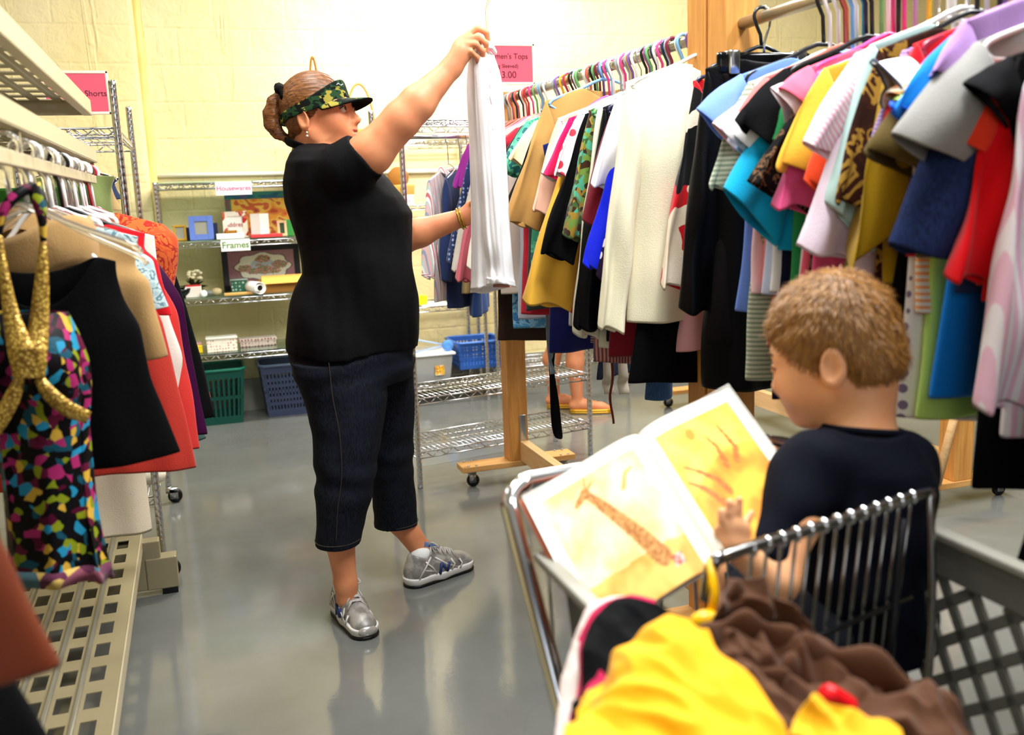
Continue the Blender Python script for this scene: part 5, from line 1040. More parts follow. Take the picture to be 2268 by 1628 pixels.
# shoes and socks
def shoemat():
    t = NT('silver_mesh', .42, .25, .4); v = t.n('ShaderNodeTexVoronoi'); t.t.links.new(t.obj(1), v.inputs[0]); v.inputs['Scale'].default_value = 330; k = t.noise(t.obj(1), 22, 3)
    t.col(t.mix(t.ramp(k, [(.42, '#000000'), (.55, '#ffffff')]), '#aaa69f', '#807c76')); t.bump(v.outputs[0], .12, .001); return t.m
SHM = shoemat()
def shoe(heel, toe, ankle, label_side):
    d = toe-heel; d[2] = 0; ln = np.linalg.norm(d); d /= ln; n_ = np.array((-d[1], d[0], 0)); k = ln/.275; Q = np.stack([d, n_, (0, 0, 1)], 1)
    P_ = lambda x, y, z: np.array((heel[0], heel[1], 0))+Q @ np.array((x, y, z))*k
    lo, hi = np.minimum(heel, toe)-.09, np.maximum(heel, toe)+.09
    A = SDF(np.arange(lo[0], hi[0], .003), np.arange(lo[1], hi[1], .003), np.arange(-.004, .16, .003))
    A.rc(P_(.045, 0, .045), P_(.05, 0, .085), .040*k, .036*k, .02); A.rc(P_(.045, 0, .045), P_(.13, 0, .046), .040*k, .040*k, .02); A.rc(P_(.075, 0, .088), P_(.165, 0, .055), .031*k, .033*k, .02); A.rc(P_(.13, .002, .044), P_(.215, .004, .036), .043*k, .037*k, .02); A.ell(P_(.236, .004, .033), np.array((.036, .038, .026))*k, Q, .015)
    A.rc(P_(.058, 0, .155), P_(.064, 0, .095), .034*k, .031*k, .006, 'sub'); A.half(P_(0, 0, .022), (0, 0, -1), .002)
    V, F = A.mesh(2); r_ = put('shoe', (L.w(V), F), SHM, wr)
    Bs = SDF(np.arange(lo[0], hi[0], .003), np.arange(lo[1], hi[1], .003), np.arange(-.004, .06, .003))
    Bs.rc(P_(.042, 0, .03), P_(.13, 0, .03), .046*k, .042*k, .02); Bs.rc(P_(.13, 0, .03), P_(.228, .004, .03), .046*k, .046*k, .02); Bs.half(P_(0, 0, .034), (0, 0, 1), .003); Bs.half(P_(0, 0, .002), (0, 0, -1), .001)
    V, F = Bs.mesh(2); put('sole', (L.w(V), F), plain('white_sole', '#d9d6d0', .5), r_)
    Bs = SDF(np.arange(lo[0], hi[0], .003), np.arange(lo[1], hi[1], .003), np.arange(-.004, .03, .003)); Bs.rc(P_(.042, 0, .01), P_(.23, .004, .01), .0455*k, .0455*k, .01); Bs.half(P_(0, 0, .011), (0, 0, 1), .001); Bs.half(P_(0, 0, .000), (0, 0, -1), .001); V, F = Bs.mesh(1); put('outsole', (L.w(V), F), BLACKP, r_)
    put('toe_bumper', MB().ball(L.w(P_(.262, .004, .026)), np.array((.016, .030, .018))*k, 14, np.stack([L.r, L.h, (0, 0, 1)], 1) @ Q), plain('bright_silver', '#c9c6c0', .25, .6), r_)
    tg = MB()
    tg.tube([L.w(P_(.075, 0, .124)), L.w(P_(.10, 0, .112)), L.w(P_(.135, 0, .095))], [.020*k, .021*k, .018*k], 10, flat=.35); put('tongue', tg, plain('blue_grey_lining', '#55688f', .7), r_)
    lc = MB()
    for i in range(5):
        x = .098+i*.019; z = .1156-i*.0068; w_ = .026+.001*i; lc.tube([L.w(P_(x-.008, -w_, z-.016)), L.w(P_(x, -w_*.5, z+.002)), L.w(P_(x+.006, w_*.5, z+.002)), L.w(P_(x+.012, w_, z-.018))], .0032, 6); lc.tube([L.w(P_(x-.008, w_, z-.016)), L.w(P_(x, w_*.5, z+.004)), L.w(P_(x+.006, -w_*.5, z+.004)), L.w(P_(x+.012, -w_, z-.018))], .0032, 6)
    for s_ in (-1, 1): lc.tube([L.w(q) for q in catmull([P_(.095, 0, .125), P_(.10, s_*.022, .140), P_(.118, s_*.036, .122), P_(.11, s_*.012, .119)], 14)], .0026, 6)
    put('laces', lc, plain('grey_lace', '#b6b2ab', .7), r_)
    Nn = MB(); Np = plain('navy_emblem', '#2a3768', .5); s_ = label_side
    q = lambda x, z: L.w(P_(x, s_*(.0445-.0002*z), z))
    for a, b in (((.112, .030), (.120, .068)), ((.120, .068), (.142, .034)), ((.142, .034), (.152, .064))): Nn.tube([q(*a), q(*b)], .0055*k, 6)
    put('letter_emblem', Nn, Np, r_)
    ov = MB()
    for a, b, c_ in (((.03, .034), (.06, .07), (.085, .095)), ((.16, .032), (.175, .05), (.165, .07)), ((.195, .03), (.205, .046), (.20, .06))):
        for sd in (-1, 1): ov.tube([L.w(P_(a[0], sd*.044, a[1])), L.w(P_(b[0], sd*.043, b[1])), L.w(P_(c_[0], sd*.034, c_[1]))], .004, 6, flat=.5)
    for a, b, c_ in (((.215, .036, .02), (.20, .0, .074), (.215, .036, -.02)), ((.10, .034, .09), (.14, .044, .06), (.185, .043, .035)), ((.02, .03, .06), (.045, .041, .06), (.09, .044, .045)), ((.06, .040, .085), (.085, .042, .06), (.10, .044, .034))):
        for sd in (-1, 1): ov.tube([L.w(P_(a[0], sd*a[1], abs(a[2]))), L.w(P_(b[0], sd*b[1], b[2])), L.w(P_(c_[0], sd*c_[1], c_[2]))], .0032, 6, flat=.5)
    put('overlay', ov, plain('white_overlay', '#d0cdc8', .4, .2), r_)
    so_ = MB(); ap = ankle-np.array((0, 0, .0)); so_.tube([L.w(P_(.062, 0, .07)), L.w(P_(.060, 0, .105)), L.w(np.array((ankle[0], ankle[1], ankle[2]-.005))), L.w(ankle+np.array((0, 0, .012)))], [.034*k, .035*k, .0395, .037], 20); put('sock', so_, f('#efeeea', rough=.9), wr, sub=1)
shoeT = lambda px, py: (lambda p: np.array(((p-L.o)@L.r, (p-L.o)@L.h, 0.)))(on(px, py, 2, 0))
t_ = shoeT(815, 1419); shoe(t_-.272*np.array((.45, -.89, 0)), t_, L(765, 1300, -.15), -1)
h_, t2 = shoeT(899, 1301), shoeT(1046, 1254); shoe(h_, t2, L(938, 1228, .185), -1)
an = np.linspace(0, 2*math.pi, 30, endpoint=False); wc_ = L(1022, 484, .121); dd_ = wr_l-el_l; dd_ /= np.linalg.norm(dd_); b1 = np.array((0, 1., 0)); b1 -= dd_*(b1@dd_); b1 /= np.linalg.norm(b1); b2 = np.cross(dd_, b1)
bm = MB()
for o_ in (-.005, .004): bm.tube([L.w(wc_+dd_*o_+(b1*math.cos(t)+b2*math.sin(t))*(.0325+.0015*math.sin(8*t))) for t in an], .003, 6, closed=True)
tag(put('bracelet', bm, plain('gold_band', '#c9a93a', .25, .9)), 'gold bracelet on the woman\'s left wrist', 'bracelet')
# ------------------------------------------------------------------ the white shirt she holds
hk = L.w(L(1076, 92, -.11)); hook_top = L.w(L(1080, -8, -.11))[2]
WS = f('#f4f1f0', rough=.8); zt_ = L(0, 118, -.11)[2]
ws = thing('shirt', 'long white shirt on a hanger held up in front of the woman', 'shirt', (hk[0], hk[1], hook_top))
def wsp(x, y, yo): return L.w(L(x, y, yo))
def panel(ctrl, nv=40, nu=26, wr_=.006, seed=0, vert=True):
    A = np.array([[wsp(*q) for q in row] for row in ctrl]); A = catmull(A, nv); A = np.swapaxes(catmull(np.swapaxes(A, 0, 1), nu), 0, 1)
    for i in range(nv):
        for j in range(nu):
            v, u = i/(nv-1), j/(nu-1); d = wr_*min(1, .25+v*1.6)*(math.sin(17*u+1.5*v+seed)+.6*math.sin(31*u-3*v+seed*2)) + .008*nz((u*4, v*7, seed+3.)); A[i, j] += np.array(HF)*d
    return A
front = panel([[(1040, 110, -.10), (1062, 100, -.12), (1082, 112, -.12), (1094, 122, -.10)], [(1034, 190, -.10), (1060, 190, -.135), (1090, 190, -.13), (1112, 190, -.09)], [(1040, 330, -.09), (1065, 330, -.14), (1096, 330, -.13), (1120, 330, -.08)], [(1044, 480, -.08), (1072, 480, -.14), (1105, 480, -.13), (1128, 480, -.07)], [(1044, 600, -.07), (1075, 600, -.14), (1110, 600, -.13), (1136, 600, -.07)], [(1042, 642, -.07), (1075, 636, -.14), (1110, 626, -.13), (1141, 634, -.06)]], seed=1)
back = panel([[(1040, 110, -.09), (1062, 100, -.075), (1082, 112, -.07), (1094, 122, -.09)], [(1034, 190, -.09), (1060, 190, -.04), (1090, 190, -.03), (1112, 190, -.08)], [(1040, 330, -.08), (1065, 330, -.02), (1096, 330, -.01), (1120, 330, -.07)], [(1044, 480, -.07), (1072, 480, -.01), (1105, 480, .0), (1128, 480, -.06)], [(1044, 600, -.06), (1075, 600, -.01), (1110, 600, .0), (1136, 600, -.06)], [(1042, 648, -.06), (1075, 650, -.01), (1110, 640, .0), (1141, 634, -.05)]], seed=4)
put('front_panel', MB().grid(front), WS, ws, solid=.002); put('back_panel', MB().grid(back), WS, ws, solid=.002)
slv = panel([[(1046, 112, -.135), (1066, 106, -.15), (1084, 125, -.14)], [(1052, 220, -.15), (1078, 220, -.17), (1104, 220, -.145)], [(1062, 380, -.15), (1090, 380, -.18), (1118, 380, -.145)], [(1070, 520, -.145), (1100, 520, -.18), (1130, 520, -.14)], [(1078, 596, -.14), (1108, 600, -.175), (1137, 604, -.135)], [(1078, 632, -.14), (1110, 628, -.175), (1142, 636, -.135)]], 36, 20, .005, 7)
sv = put('sleeve', MB().grid(slv), WS, ws, solid=.002); put('cuff', MB().grid(slv[31:]+np.array(HF)*-.004), WS, sv, solid=.003)
put('lace_trim', MB().tube([wsp(1089+3*math.sin(i*1.9), 128+i*9.4, -.158-.01*min(1, i/8)) for i in range(18)], .0035, 6), f('#f2e3de', rough=.9), ws)
put('pink_lining', MB().grid([[wsp(1092+i*8, 628-abs(i-3)*.8, -.06) for i in range(6)], [wsp(1092+i*8, 636, -.10) for i in range(6)]]), f('#e39a86'), ws, solid=.002)
put('collar', MB().tube([wsp(1050, 112, -.12), wsp(1068, 98, -.15), wsp(1088, 100, -.13), wsp(1098, 116, -.10)], [.008, .012, .012, .008], 8, flat=.5), WS, ws)
m = MB(); m.tube([wsp(1074, 118, -.11), wsp(1078, 60, -.11), wsp(1077, 22, -.11), wsp(1081, 4, -.11), wsp(1083, -14, -.11), wsp(1078, -28, -.105), wsp(1068, -24, -.10)], .0032, 8); m.tube([wsp(1046, 150, -.10), wsp(1074, 116, -.11), wsp(1104, 168, -.09)], .005, 8)
tag(put('clothes_hanger', m, HC['clear']), 'clear hanger in the woman\'s raised hand, hook against the wall', 'hanger')
# ------------------------------------------------------------------ the shopper beyond the rack (only her lower legs show)
B = Frame(1283, 905, 5.50); bp = thing('person', 'shopper behind the rolling rack, only bare legs and gold sandals showing', 'person', tuple(B.o), -PSI)
S = SDF(np.arange(-.36, .30, .008), np.arange(-.24, .34, .008), np.arange(.0, 1.66, .008))
for x, y in ((0, 0), (-.13, .16)):
    S.chain([(-.03+x*.3, .06+y*.4, .84), (-.01+x*.6, .02+y*.8, .46), (-.02+x, y, .30), (-.01+x, y, .085)], [.085, .056, .052, .034], .02); S.chain([(-.03+x, y, .045), (.05+x, y-.01, .045), (.13+x, y-.02, .032), (.17+x, y-.025, .026)], [.034, .034, .028, .018], .02)
S.chain([(-.05, .08, .86), (-.05, .08, 1.05), (-.04, .08, 1.30)], [.14, .12, .13], .04); S.chain([(-.04, .08, 1.36), (-.03, .08, 1.46)], [.055, .05], .02)
S.ell((-.02, .08, 1.545), (.09, .075, .105)); S.ell((.068, .08, 1.53), (.02, .014, .02))
for y in (-.13, .29): S.chain([(-.04, y, 1.33), (.0, y, 1.08), (.16, y, .98), (.22, y, .97)], [.055, .04, .032, .03], .02)
V, F = S.mesh(1); put('body', (B.w(V), F), WSKIN, bp)
S = SDF(np.arange(-.32, .26, .01), np.arange(-.20, .36, .01), np.arange(.5, 1.42, .01)); S.chain([(-.05, .08, .56), (-.05, .08, .9), (-.05, .08, 1.05), (-.04, .08, 1.31)], [.19, .17, .14, .145], .03)
for y in (-.13, .29): S.rc((-.04, y, 1.33), (-.01, y, 1.16), .07, .065, .03)
S.half((0, 0, .55), (0, 0, -1)); V, F = S.mesh(1); put('striped_dress', (B.w(V), F), f('#b4796e', 'vstripe', '#5c4048', sc=3), bp)
S = SDF(np.arange(-.16, .12, .006), np.arange(-.04, .20, .006), np.arange(1.38, 1.68, .006)); S.ell((-.035, .08, 1.555), (.098, .088, .105)); S.ell((-.08, .08, 1.46), (.05, .07, .09)); S.ell((.075, .08, 1.52), (.07, .09, .085), None, .005, 'sub'); V, F = S.mesh(1); put('hair', (B.w(V), F), hairmat('brown_hair', '#4a2c16', '#24140a'), bp)
for x, y in ((0, 0), (-.13, .16)):
    m = MB(); top = [[(x-.055+.24*q, y-.025*q+w_*(.036+.012*math.sin(3.1*q)), .008+h_) for w_ in (-1, -.5, 0, .5, 1)] for h_ in (0, .012) for q in np.linspace(0, 1, 8)]
    P_ = [[B.w(p) for p in r_] for r_ in top]; m.grid(P_[:8]); m.grid(P_[8:]); sd = put('sandal', m, plain('gold_sandal', '#c9962a', .4, .5), bp, solid=.012)
    put('strap', MB().tube([B.w((x+.07, y-.045, .02)), B.w((x+.09, y-.03, .062)), B.w((x+.10, y+.0, .066)), B.w((x+.07, y+.03, .02))], .008, 8, flat=.4), plain('gold_sandal', '#c9962a', .4, .5), sd)
# ------------------------------------------------------------------ sashes and belts that dangle below the racks
def strip(name, label, cat, pts, Y, wd, mat, group=None):
    P_ = catmull([[*on(x, y, 1, Y), w_] for (x, y), w_ in zip(pts, wd)], 24); G_ = [[p[:3]+np.array((q*p[3], .006*math.sin(i*.5)+.004*(1-q*q), 0)) for q in (-1, 0, 1)] for i, p in enumerate(P_)]
    return tag(put(name, MB().grid(G_), mat, solid=.003), label, cat, group)
strip('sash', 'long black sash dangling below the rack beside the cedar post', 'sash', [(1218, 640), (1222, 760), (1221, 820), (1230, 900), (1236, 960), (1241, 972)], 3.25, (.015, .016, .010, .018, .018, .004), BLK)
strip('sash', 'short grey satin sash twisted over the black one', 'sash', [(1216, 640), (1218, 770), (1220, 800), (1224, 828)], 3.23, (.010, .012, .006, .011), f('#7f8c96', rough=.4))
strip('belt', 'thin red-brown belt dangling almost to the floor at mid rack', 'belt', [(1352, 700), (1356, 820), (1353, 880), (1358, 938)], 2.95, (.004, .004, .004, .003), plain('red_leather', '#7a3324', .5))
for x in (1346, 1379): strip('cloth_tie', 'cream cloth tie end hanging below the maroon top, ' + ('left of two' if x < 1360 else 'right of two'), 'tie', [(x, 700), (x, 820), (x+1, 845), (x+2, 872)], 3.05, (.012, .018, .021, .020), f('#d9d0bc'))
garment('jeans', 'dark folded jeans hanging behind the cream tie ends', 'jeans', (1.62, 3.5, RZ), .4, f('#161b26', 'denim', '#2a3346'), .14, -.5, on(1340, 832, 1, 3.5)[2]-RZ, slope=.05, nd=0, seed=601); hanger((1.45, 3.62, RZ+.006), .4, .13, -.40, 'wire', 'wire hanger of the dark folded jeans', arm_z=-.3, r=.002)
garment('jeans', 'blue denim jeans hem hanging below the orange top', 'jeans', (1.36, 2.66, RZ), .1, f('#2a4a78', 'denim', '#3a5f92'), .045, -.4, on(1415, 884, 1, 2.66)[2]-RZ, slope=.05, nd=0, seed=602, nw=.02); hanger((RX, 2.66, RZ+.006), 0, .06, -.35, 'wire', 'wire hanger of the blue denim jeans', arm_z=-.28, r=.002)
garment('skirt', 'pale pink skirt hem below the shiny black jacket', 'skirt', (RX+.02, 2.25, RZ), .0, f('#e6a9ae'), .10, -.3, on(1560, 772, 1, 2.25)[2]-RZ, wh=.135, seed=603); hanger((RX, 2.20, RZ+.006), 0, .09, -.26, 'pink', 'pink hanger of the pale pink skirt', arm_z=-.2)
# ================================================================== SHOPPING CART
CPL = plain('cart_grey_plastic', '#57564f', .5); CYL, CYR = .425, .965
ct = thing('shopping_cart', 'shopping cart with chrome frame and grey lattice basket in the foreground', 'cart', (.69, .82, 0))
HL = np.array(on(1122, 1092, 2, .87)); HR = np.array(on(1755, 990, 2, .87)); lowL = on(1248, 1580, 0, HL[0]+.015)
side = lambda s: HL[0] if s < 0 else HR[0]+.03
dn = (lowL-HL)/np.linalg.norm(lowL-HL); K0 = HL+np.array((.03, .015, .004)); K1 = HR+np.array((-.03, .02, .004))
pathL = [HL+dn*(HL[2]-.16)/-dn[2], HL+dn*.3, HL+dn*.06, HL+dn*.02+np.array((.004, .008, .004)), K0, K0+np.array((.05, .01, .003))]
pathR = [np.array((HR[0]+.035, HR[1], HR[2])) + dn*q for q in (.0, .06, .3, (HR[2]-.16)/-dn[2])]
pth = pathL+[K1+np.array((-.05, 0, .003)), K1, HR+np.array((.022, .008, -.012))]+pathR[1:]
put('push_handle', MB().tube(catmull(pth, 90), .0145, 14), CHROME, ct)
# base frame, wheels
m = MB(); yr, yf = pathL[0][1], .34; xl, xr = pathL[0][0], pathR[-1][0]
m.tube([(xl, pathL[0][1], .16), (xl+.03, yf, .14), (xr-.03, yf, .14), (xr, pathR[-1][1], .16)], .013, 10); m.cyl((xl, .75, .155), (xr, .75, .155), .011); put('base_frame', m, CHROME2, ct)
for x, y in ((xl, 1.0), (xr, 1.0), (xl+.05, yf+.05), (xr-.05, yf+.05)):
    w_ = MB(); w_.box((x, y, .115), (.04, .05, .07)); fk = put('wheel_fork', w_, CHROME2, ct); put('wheel', MB().lathe([(.004, -.016), (.05, -.016), (.058, -.008), (.058, .008), (.05, .016), (.004, .016)], (x, y+.02, .058), 22, ax=np.array([(0, 0, 1), (1, 0, 0), (0, 1, 0)]).T), BLACKP, fk)
m = MB()
for s in (xl, xr): m.tube([(s, yr, .16), (s, 1.02, .13)], .013, 10)
put('rear_strut', m, CHROME2, ct)
# lattice walls
RIM, BOT = .80, .46; YR, YF = 1.10, .33
def lattice(A, ux, uz, Lx, Lz, top=.055, bot=.03, pitch=.047, wd=.0165, th=.006, endm=.03, name='lattice_wall'):
    """A lower corner, ux along, uz up; two families of diagonal bars between solid bands"""
    A, ux, uz = map(lambda q: np.array(q, float), (A, ux, uz)); n_ = np.cross(ux, uz); m = MB(); x0, x1, z0, z1 = endm, Lx-endm, bot, Lz-top
    R_ = lambda u: np.stack([u, np.cross(n_, u), n_], 1)
    for (c, d) in (((Lx/2, Lz-top/2), (Lx, top)), ((Lx/2, bot/2), (Lx, bot)), ((endm/2, Lz/2), (endm, Lz)), ((Lx-endm/2, Lz/2), (endm, Lz))): m.box(A+ux*c[0]+uz*c[1], (d[0], d[1], th*1.5), np.stack([ux, uz, n_], 1))
    for sg, slope in ((1, 1.35), (-1, .75)):
        an = math.atan(slope)*sg; dx, dz = math.cos(an), math.sin(an); px_, pz_ = -dz, dx; ext = Lx+Lz
        for i in range(-int(ext/pitch), int(ext/pitch)):
            o = np.array((x0, z0))+np.array((px_, pz_))*i*pitch; lo, hi = -ext*2, ext*2
            for k, (a, b, dd) in enumerate(((x0, x1, dx), (z0, z1, dz))):
                t0, t1 = sorted(((a-o[k])/dd, (b-o[k])/dd)); lo, hi = max(lo, t0), min(hi, t1)
            if hi-lo > .01:
                c = o+np.array((dx, dz))*(lo+hi)/2; u = ux*dx+uz*dz; m.box(A+ux*c[0]+uz*c[1], (hi-lo+.004, wd, th), np.stack([u, np.cross(n_, u), n_], 1))
    return put(name, m, CPL, ct, smooth=False, bevel=.0015)
sl_ = math.atan(.10)
lattice((CYR-.034, YF, BOT), (0, 1, 0), (math.sin(sl_), 0, math.cos(sl_)), YR-YF, (RIM-BOT)/math.cos(sl_))
lattice((CYL+.034, YF, BOT), (0, 1, 0), (-math.sin(sl_), 0, math.cos(sl_)), YR-YF, (RIM-BOT)/math.cos(sl_))
lattice((CYL+.03, YF, BOT), (1, 0, 0), (0, 0, 1), CYR-CYL-.06, RIM-BOT)
put('basket_floor', MB().box((.69, (YF+YR)/2, BOT), (CYR-CYL-.07, YR-YF, .008)), CPL, ct, smooth=False)
m = MB()
for x in (CYL-.004, CYR+.004): m.box((x, (YF+YR)/2+.04, RIM), (.024, YR-YF+.10, .014))
m.box((.695, YF, RIM), (CYR-CYL+.02, .024, .014)); put('basket_rim', m, plain('cart_rim', '#8a877c', .4), ct, smooth=False, bevel=.004)
put('seat_floor', MB().box((.69, 1.11, .585), (CYR-CYL-.09, .26, .008)), CPL, ct, smooth=False)
m = MB()
for i in range(9): m.cyl((CYL+.03+i*.06, 1.235, .60), (CYL+.03+i*.06, 1.262, .80), .003, n=6)
m.cyl((CYL+.02, 1.262, .80), (CYR-.02, 1.262, .80), .006); put('rear_grille', m, CHROME2, ct)
# seat back: chrome bar with wire loops
BL, BR = np.array(on(1592, 1240, 2, .87)), np.array(on(2040, 1094, 2, .87)); dB = (BR-BL)/np.linalg.norm(BR-BL); LB_ = np.linalg.norm(BR-BL)
put('seat_back_bar', MB().tube(catmull([BL+np.array((-.012, .008, -.05)), BL+np.array((-.008, .002, -.008)), BL+dB*.02+np.array((0, 0, .003)), BL+dB*LB_*.5, BR, BR+np.array((.012, -.004, -.02)), BR+np.array((.0, -.03, -.16)), BR+np.array((-.02, -.05, -.26))], 50), [.0085]*14+[.0075]*20+[.006]*16, 10), plain('dark_chrome', '#8d8c8a', .18, 1), ct)
m = MB(); wr_m = MB()
for i in range(13):
    p = BL+dB*(.055+i*.0258); m.tube([p+np.array((0, 0, 0)), p+np.array((-.004, .012, -.14)), p+np.array((-.01, .02, -.30))], .0024, 8)
    wr_m.ball(p, (.006, .010, .0105), 10)
put('seat_back_wire', m, plain('dark_chrome', '#8d8c8a', .18, 1), ct); put('wire_loop', wr_m, CHROME, ct)
m = MB(); m.tube([BL+dB*LB_*.86+np.array((0, -.015, -.02)), BL+dB*LB_*.80+np.array((0, -.02, -.2)), BL+dB*LB_*.74+np.array((0, -.03, -.26))], .005, 8); m.tube([BL+np.array((0, 0, -.15)), BR+np.array((-.01, 0, -.15))], .004, 8); put('seat_hinge_wire', m, DARKSTEEL, ct)
YP = plain('yellow_plastic', '#f0b400', .3)
st = thing('seat_strap', 'yellow seat strap with round buckle hanging from the cart seat back', 'strap', tuple(BL))
put('strap', MB().tube([BL+np.array((-.012, .0, .004)), on(1583, 1310, 1, BL[1]-.015), on(1574, 1370, 1, BL[1]-.03)], .0055, 8, flat=.5), YP, st); put('buckle', MB().ball(on(1562, 1382, 1, BL[1]-.035), (.021, .014, .016), 14), YP, st)
# ------------------------------------------------------------------ the picture book
bk = {k: atd(*v) for k, v in dict(ST=(1412, 968, 1.36), SB=(1590, 1255, 1.20), LT=(1158, 1105, 1.30), RT=(1610, 858, 1.45)).items()}; bk['LB'] = bk['LT']+bk['SB']-bk['ST']; bk['RB'] = bk['RT']+bk['SB']-bk['ST']
bo = thing('picture_book', 'open picture book with yellow giraffe pages propped on the cart handle', 'book', tuple(bk['ST']))
def page(O, U, Vv, fn, nm, lift, nu=90, nv=110):
    """O spine top, U spine->outer edge, Vv top->bottom"""
    n_ = np.cross(U, Vv); n_ /= np.linalg.norm(n_); n_ *= 1 if n_ @ (EYEP-O) > 0 else -1; G_ = []; C = []
    for v in np.linspace(0, 1, nv):
        r_ = []; 
        for u in np.linspace(0, 1, nu): r_.append(O+U*u+Vv*v+n_*(lift+.016*math.sin(math.pi*min(1, u*1.15)**.6)*(1-u*.75))); C.append(fn(u, v))
        G_.append(r_)
    put(nm, MB().grid(G_), vcol('page', .55), bo, cols=np.array(C)); m = MB(); w = np.array
    m.grid([[O+n_*(lift-.004), O+U*1.03+n_*(lift-.006)], [O+Vv*1.0+n_*(lift-.004), O+U*1.03+Vv+n_*(lift-.006)]]); put('cover', m, plain('orange_cover', '#d97a5c', .5), bo, solid=.004)
    e = MB(); q = n_*(lift-.003); e.grid([[O+q, O+n_*lift], [O+U+q, O+U+n_*(lift+.004)], [O+U+Vv+q, O+U+Vv+n_*(lift+.004)], [O+Vv+q, O+Vv+n_*lift]]); put('page_block', e, CARD, bo, solid=.001)
def seg(u, v, pts, w0, w1):
    best = 9
    for i in range(len(pts)-1):
        a, b = np.array(pts[i]), np.array(pts[i+1]); d = b-a; t = np.clip(((u-a[0])*d[0]+(v-a[1])*d[1])/(d@d), 0, 1); best = min(best, math.hypot(u-a[0]-t*d[0], v-a[1]-t*d[1])-(w0+(w1-w0)*(i+t)/(len(pts)-1)))
    return best
mixc = lambda a, b, t: tuple(x+(y-x)*t for x, y in zip(rgb(a), rgb(b)))
def pgL(u, v):      # u=0 at the spine
    x = 1-u
    if x < .10 or x > .90 or v < .09: return rgb('#fbf6ea')
    k = nz((x*5, v*5, 2))+.5*nz((x*14, v*12, 8)); c = mixc('#fbeec2', '#f3d488', float(np.clip(.5+k, 0, 1)))
    if v > .74+.05*nz((x*5, 0, 1)): c = mixc('#f3cf6e', '#e39a3c', float(np.clip(.4+k, 0, 1)))
    d = min(seg(x, v, [(.42, .20), (.50, .36), (.60, .58), (.68, .80)], .028, .065), seg(x, v, [(.32, .24), (.42, .19)], .018, .03), seg(x, v, [(.42, .19), (.46, .10)], .008, .006), seg(x, v, [(.42, .19), (.50, .15)], .012, .008))
    if d < 0: c = mixc('#d9a05a', '#a9652c', float(np.clip(.5+1.6*nz((x*38, v*38, 4)), 0, 1)))
    if .72 < x < .80 and .83 < v < .90: c = rgb('#d8573c') if nz((x*40, v*40, 0)) > 0 else rgb('#cfc6c0')
    if seg(x, v, [(.68, .3), (.74, .22), (.80, .2)], .02, .01) < 0: c = mixc('#e9b868', '#d79a4a', .5)
    return c
def pgR(u, v):
    if u > .90 or v < .10: return rgb('#fbf6ea')
    if u < .08: return rgb('#f6ecd8')
    k = nz((u*5, v*5, 12))+.5*nz((u*13, v*12, 18)); c = mixc('#f7d860', '#f0b43a', float(np.clip(.45+k, 0, 1)))
    if math.hypot(u-.38, v-.20) < .045: c = rgb('#d98a1e')
    hill = .62-.22*math.sin((u-.05)*2.6)
    if v > hill: c = mixc('#f2b83c', '#e08a24', float(np.clip(.5+k+.4*math.sin(20*math.hypot(u-.6, v-.9)), 0, 1)))
    for pts in ([(.16, .38), (.26, .46), (.36, .56), (.40, .66)], [(.12, .48), (.22, .58), (.30, .72)], [(.50, .26), (.54, .36), (.52, .50)], [(.66, .20), (.68, .30), (.70, .42), (.64, .50)]):
        if seg(u, v, pts, .008, .030) < 0: c = mixc('#d77a2c', '#b4551e', float(np.clip(.5+nz((u*40, v*40, 6)), 0, 1)))
    return c
dn_ = bk['SB']-bk['ST']
page(bk['ST'], bk['LT']-bk['ST'], dn_, pgL, 'left_page', .004); page(bk['ST'], bk['RT']-bk['ST'], dn_, pgR, 'right_page', .004)
# ================================================================== THE BOY
K = Frame(1870, 1000, 1.38); by = thing('person', 'small boy in a navy T-shirt sitting in the cart reading a picture book', 'person', tuple(K.o), -PSI)
KM = headframe(math.radians(31), math.radians(-18), -1); KS = .93; ear_t = K(1846, 816, -.02); KC = ear_t-KM @ np.array((-.018, .083, -.020))*KS
S = SDF(np.arange(-.30, .22, .003), np.arange(-.20, .46, .003), np.arange(.30, 1.22, .003))
fx = np.array((-.31, .95, 0)); lf = np.array((-.95, -.31, 0))          # body forward, body left
nb = K(1905, 962, .005); hipc = np.array((nb[0]-.005, nb[1]-.02, .635)); mid_ = (nb+hipc)/2
S.chain([nb+np.array((0, 0, -.03)), mid_, hipc], [.055, .085, .09], .03); S.chain([nb+lf*.07+np.array((0, 0, -.05)), nb-lf*.05+np.array((0, 0, -.05))], [.045, .045], .03)
S.chain([nb+np.array((0, 0, -.02)), KC+KM @ np.array((-.045, 0, -.045))], [.046, .044], .025)
shl, ell_, wrl = K(1796, 1035, -.06), K(1722, 1288, -.165), K(1622, 1206, -.160)
S.chain([nb+lf*.07+np.array((0, 0, -.05)), shl, (shl*.5+ell_*.5), ell_, wrl], [.045, .038, .032, .027, .0195], .015)
bigE = lambda c, r, R_, k=.006: S.ell(c, r, R_, k)
S.ell(K(1628, 1180, -.160), (.021, .012, .023), None, .008)
for ch_, r_ in (([(1606, 1178, -.160), (1598, 1152, -.160), (1597, 1132, -.158)], .0062), ([(1620, 1164, -.160), (1616, 1136, -.158), (1616, 1112, -.156)], .0066), ([(1634, 1162, -.158), (1634, 1132, -.156), (1637, 1106, -.154)], .0066), ([(1648, 1170, -.154), (1655, 1150, -.150), (1664, 1136, -.146)], .0060), ([(1604, 1198, -.158), (1592, 1186, -.156), (1588, 1172, -.156)], .0066)):
    S.chain([K(*q) for q in ch_], [r_*1.1, r_, r_*.85], .002)
shr = nb-lf*.080+np.array((0, 0, -.06)); elr = shr+fx*.06+np.array((0, 0, -.15))-lf*.01; hr0 = K(1716, 1040, .07)
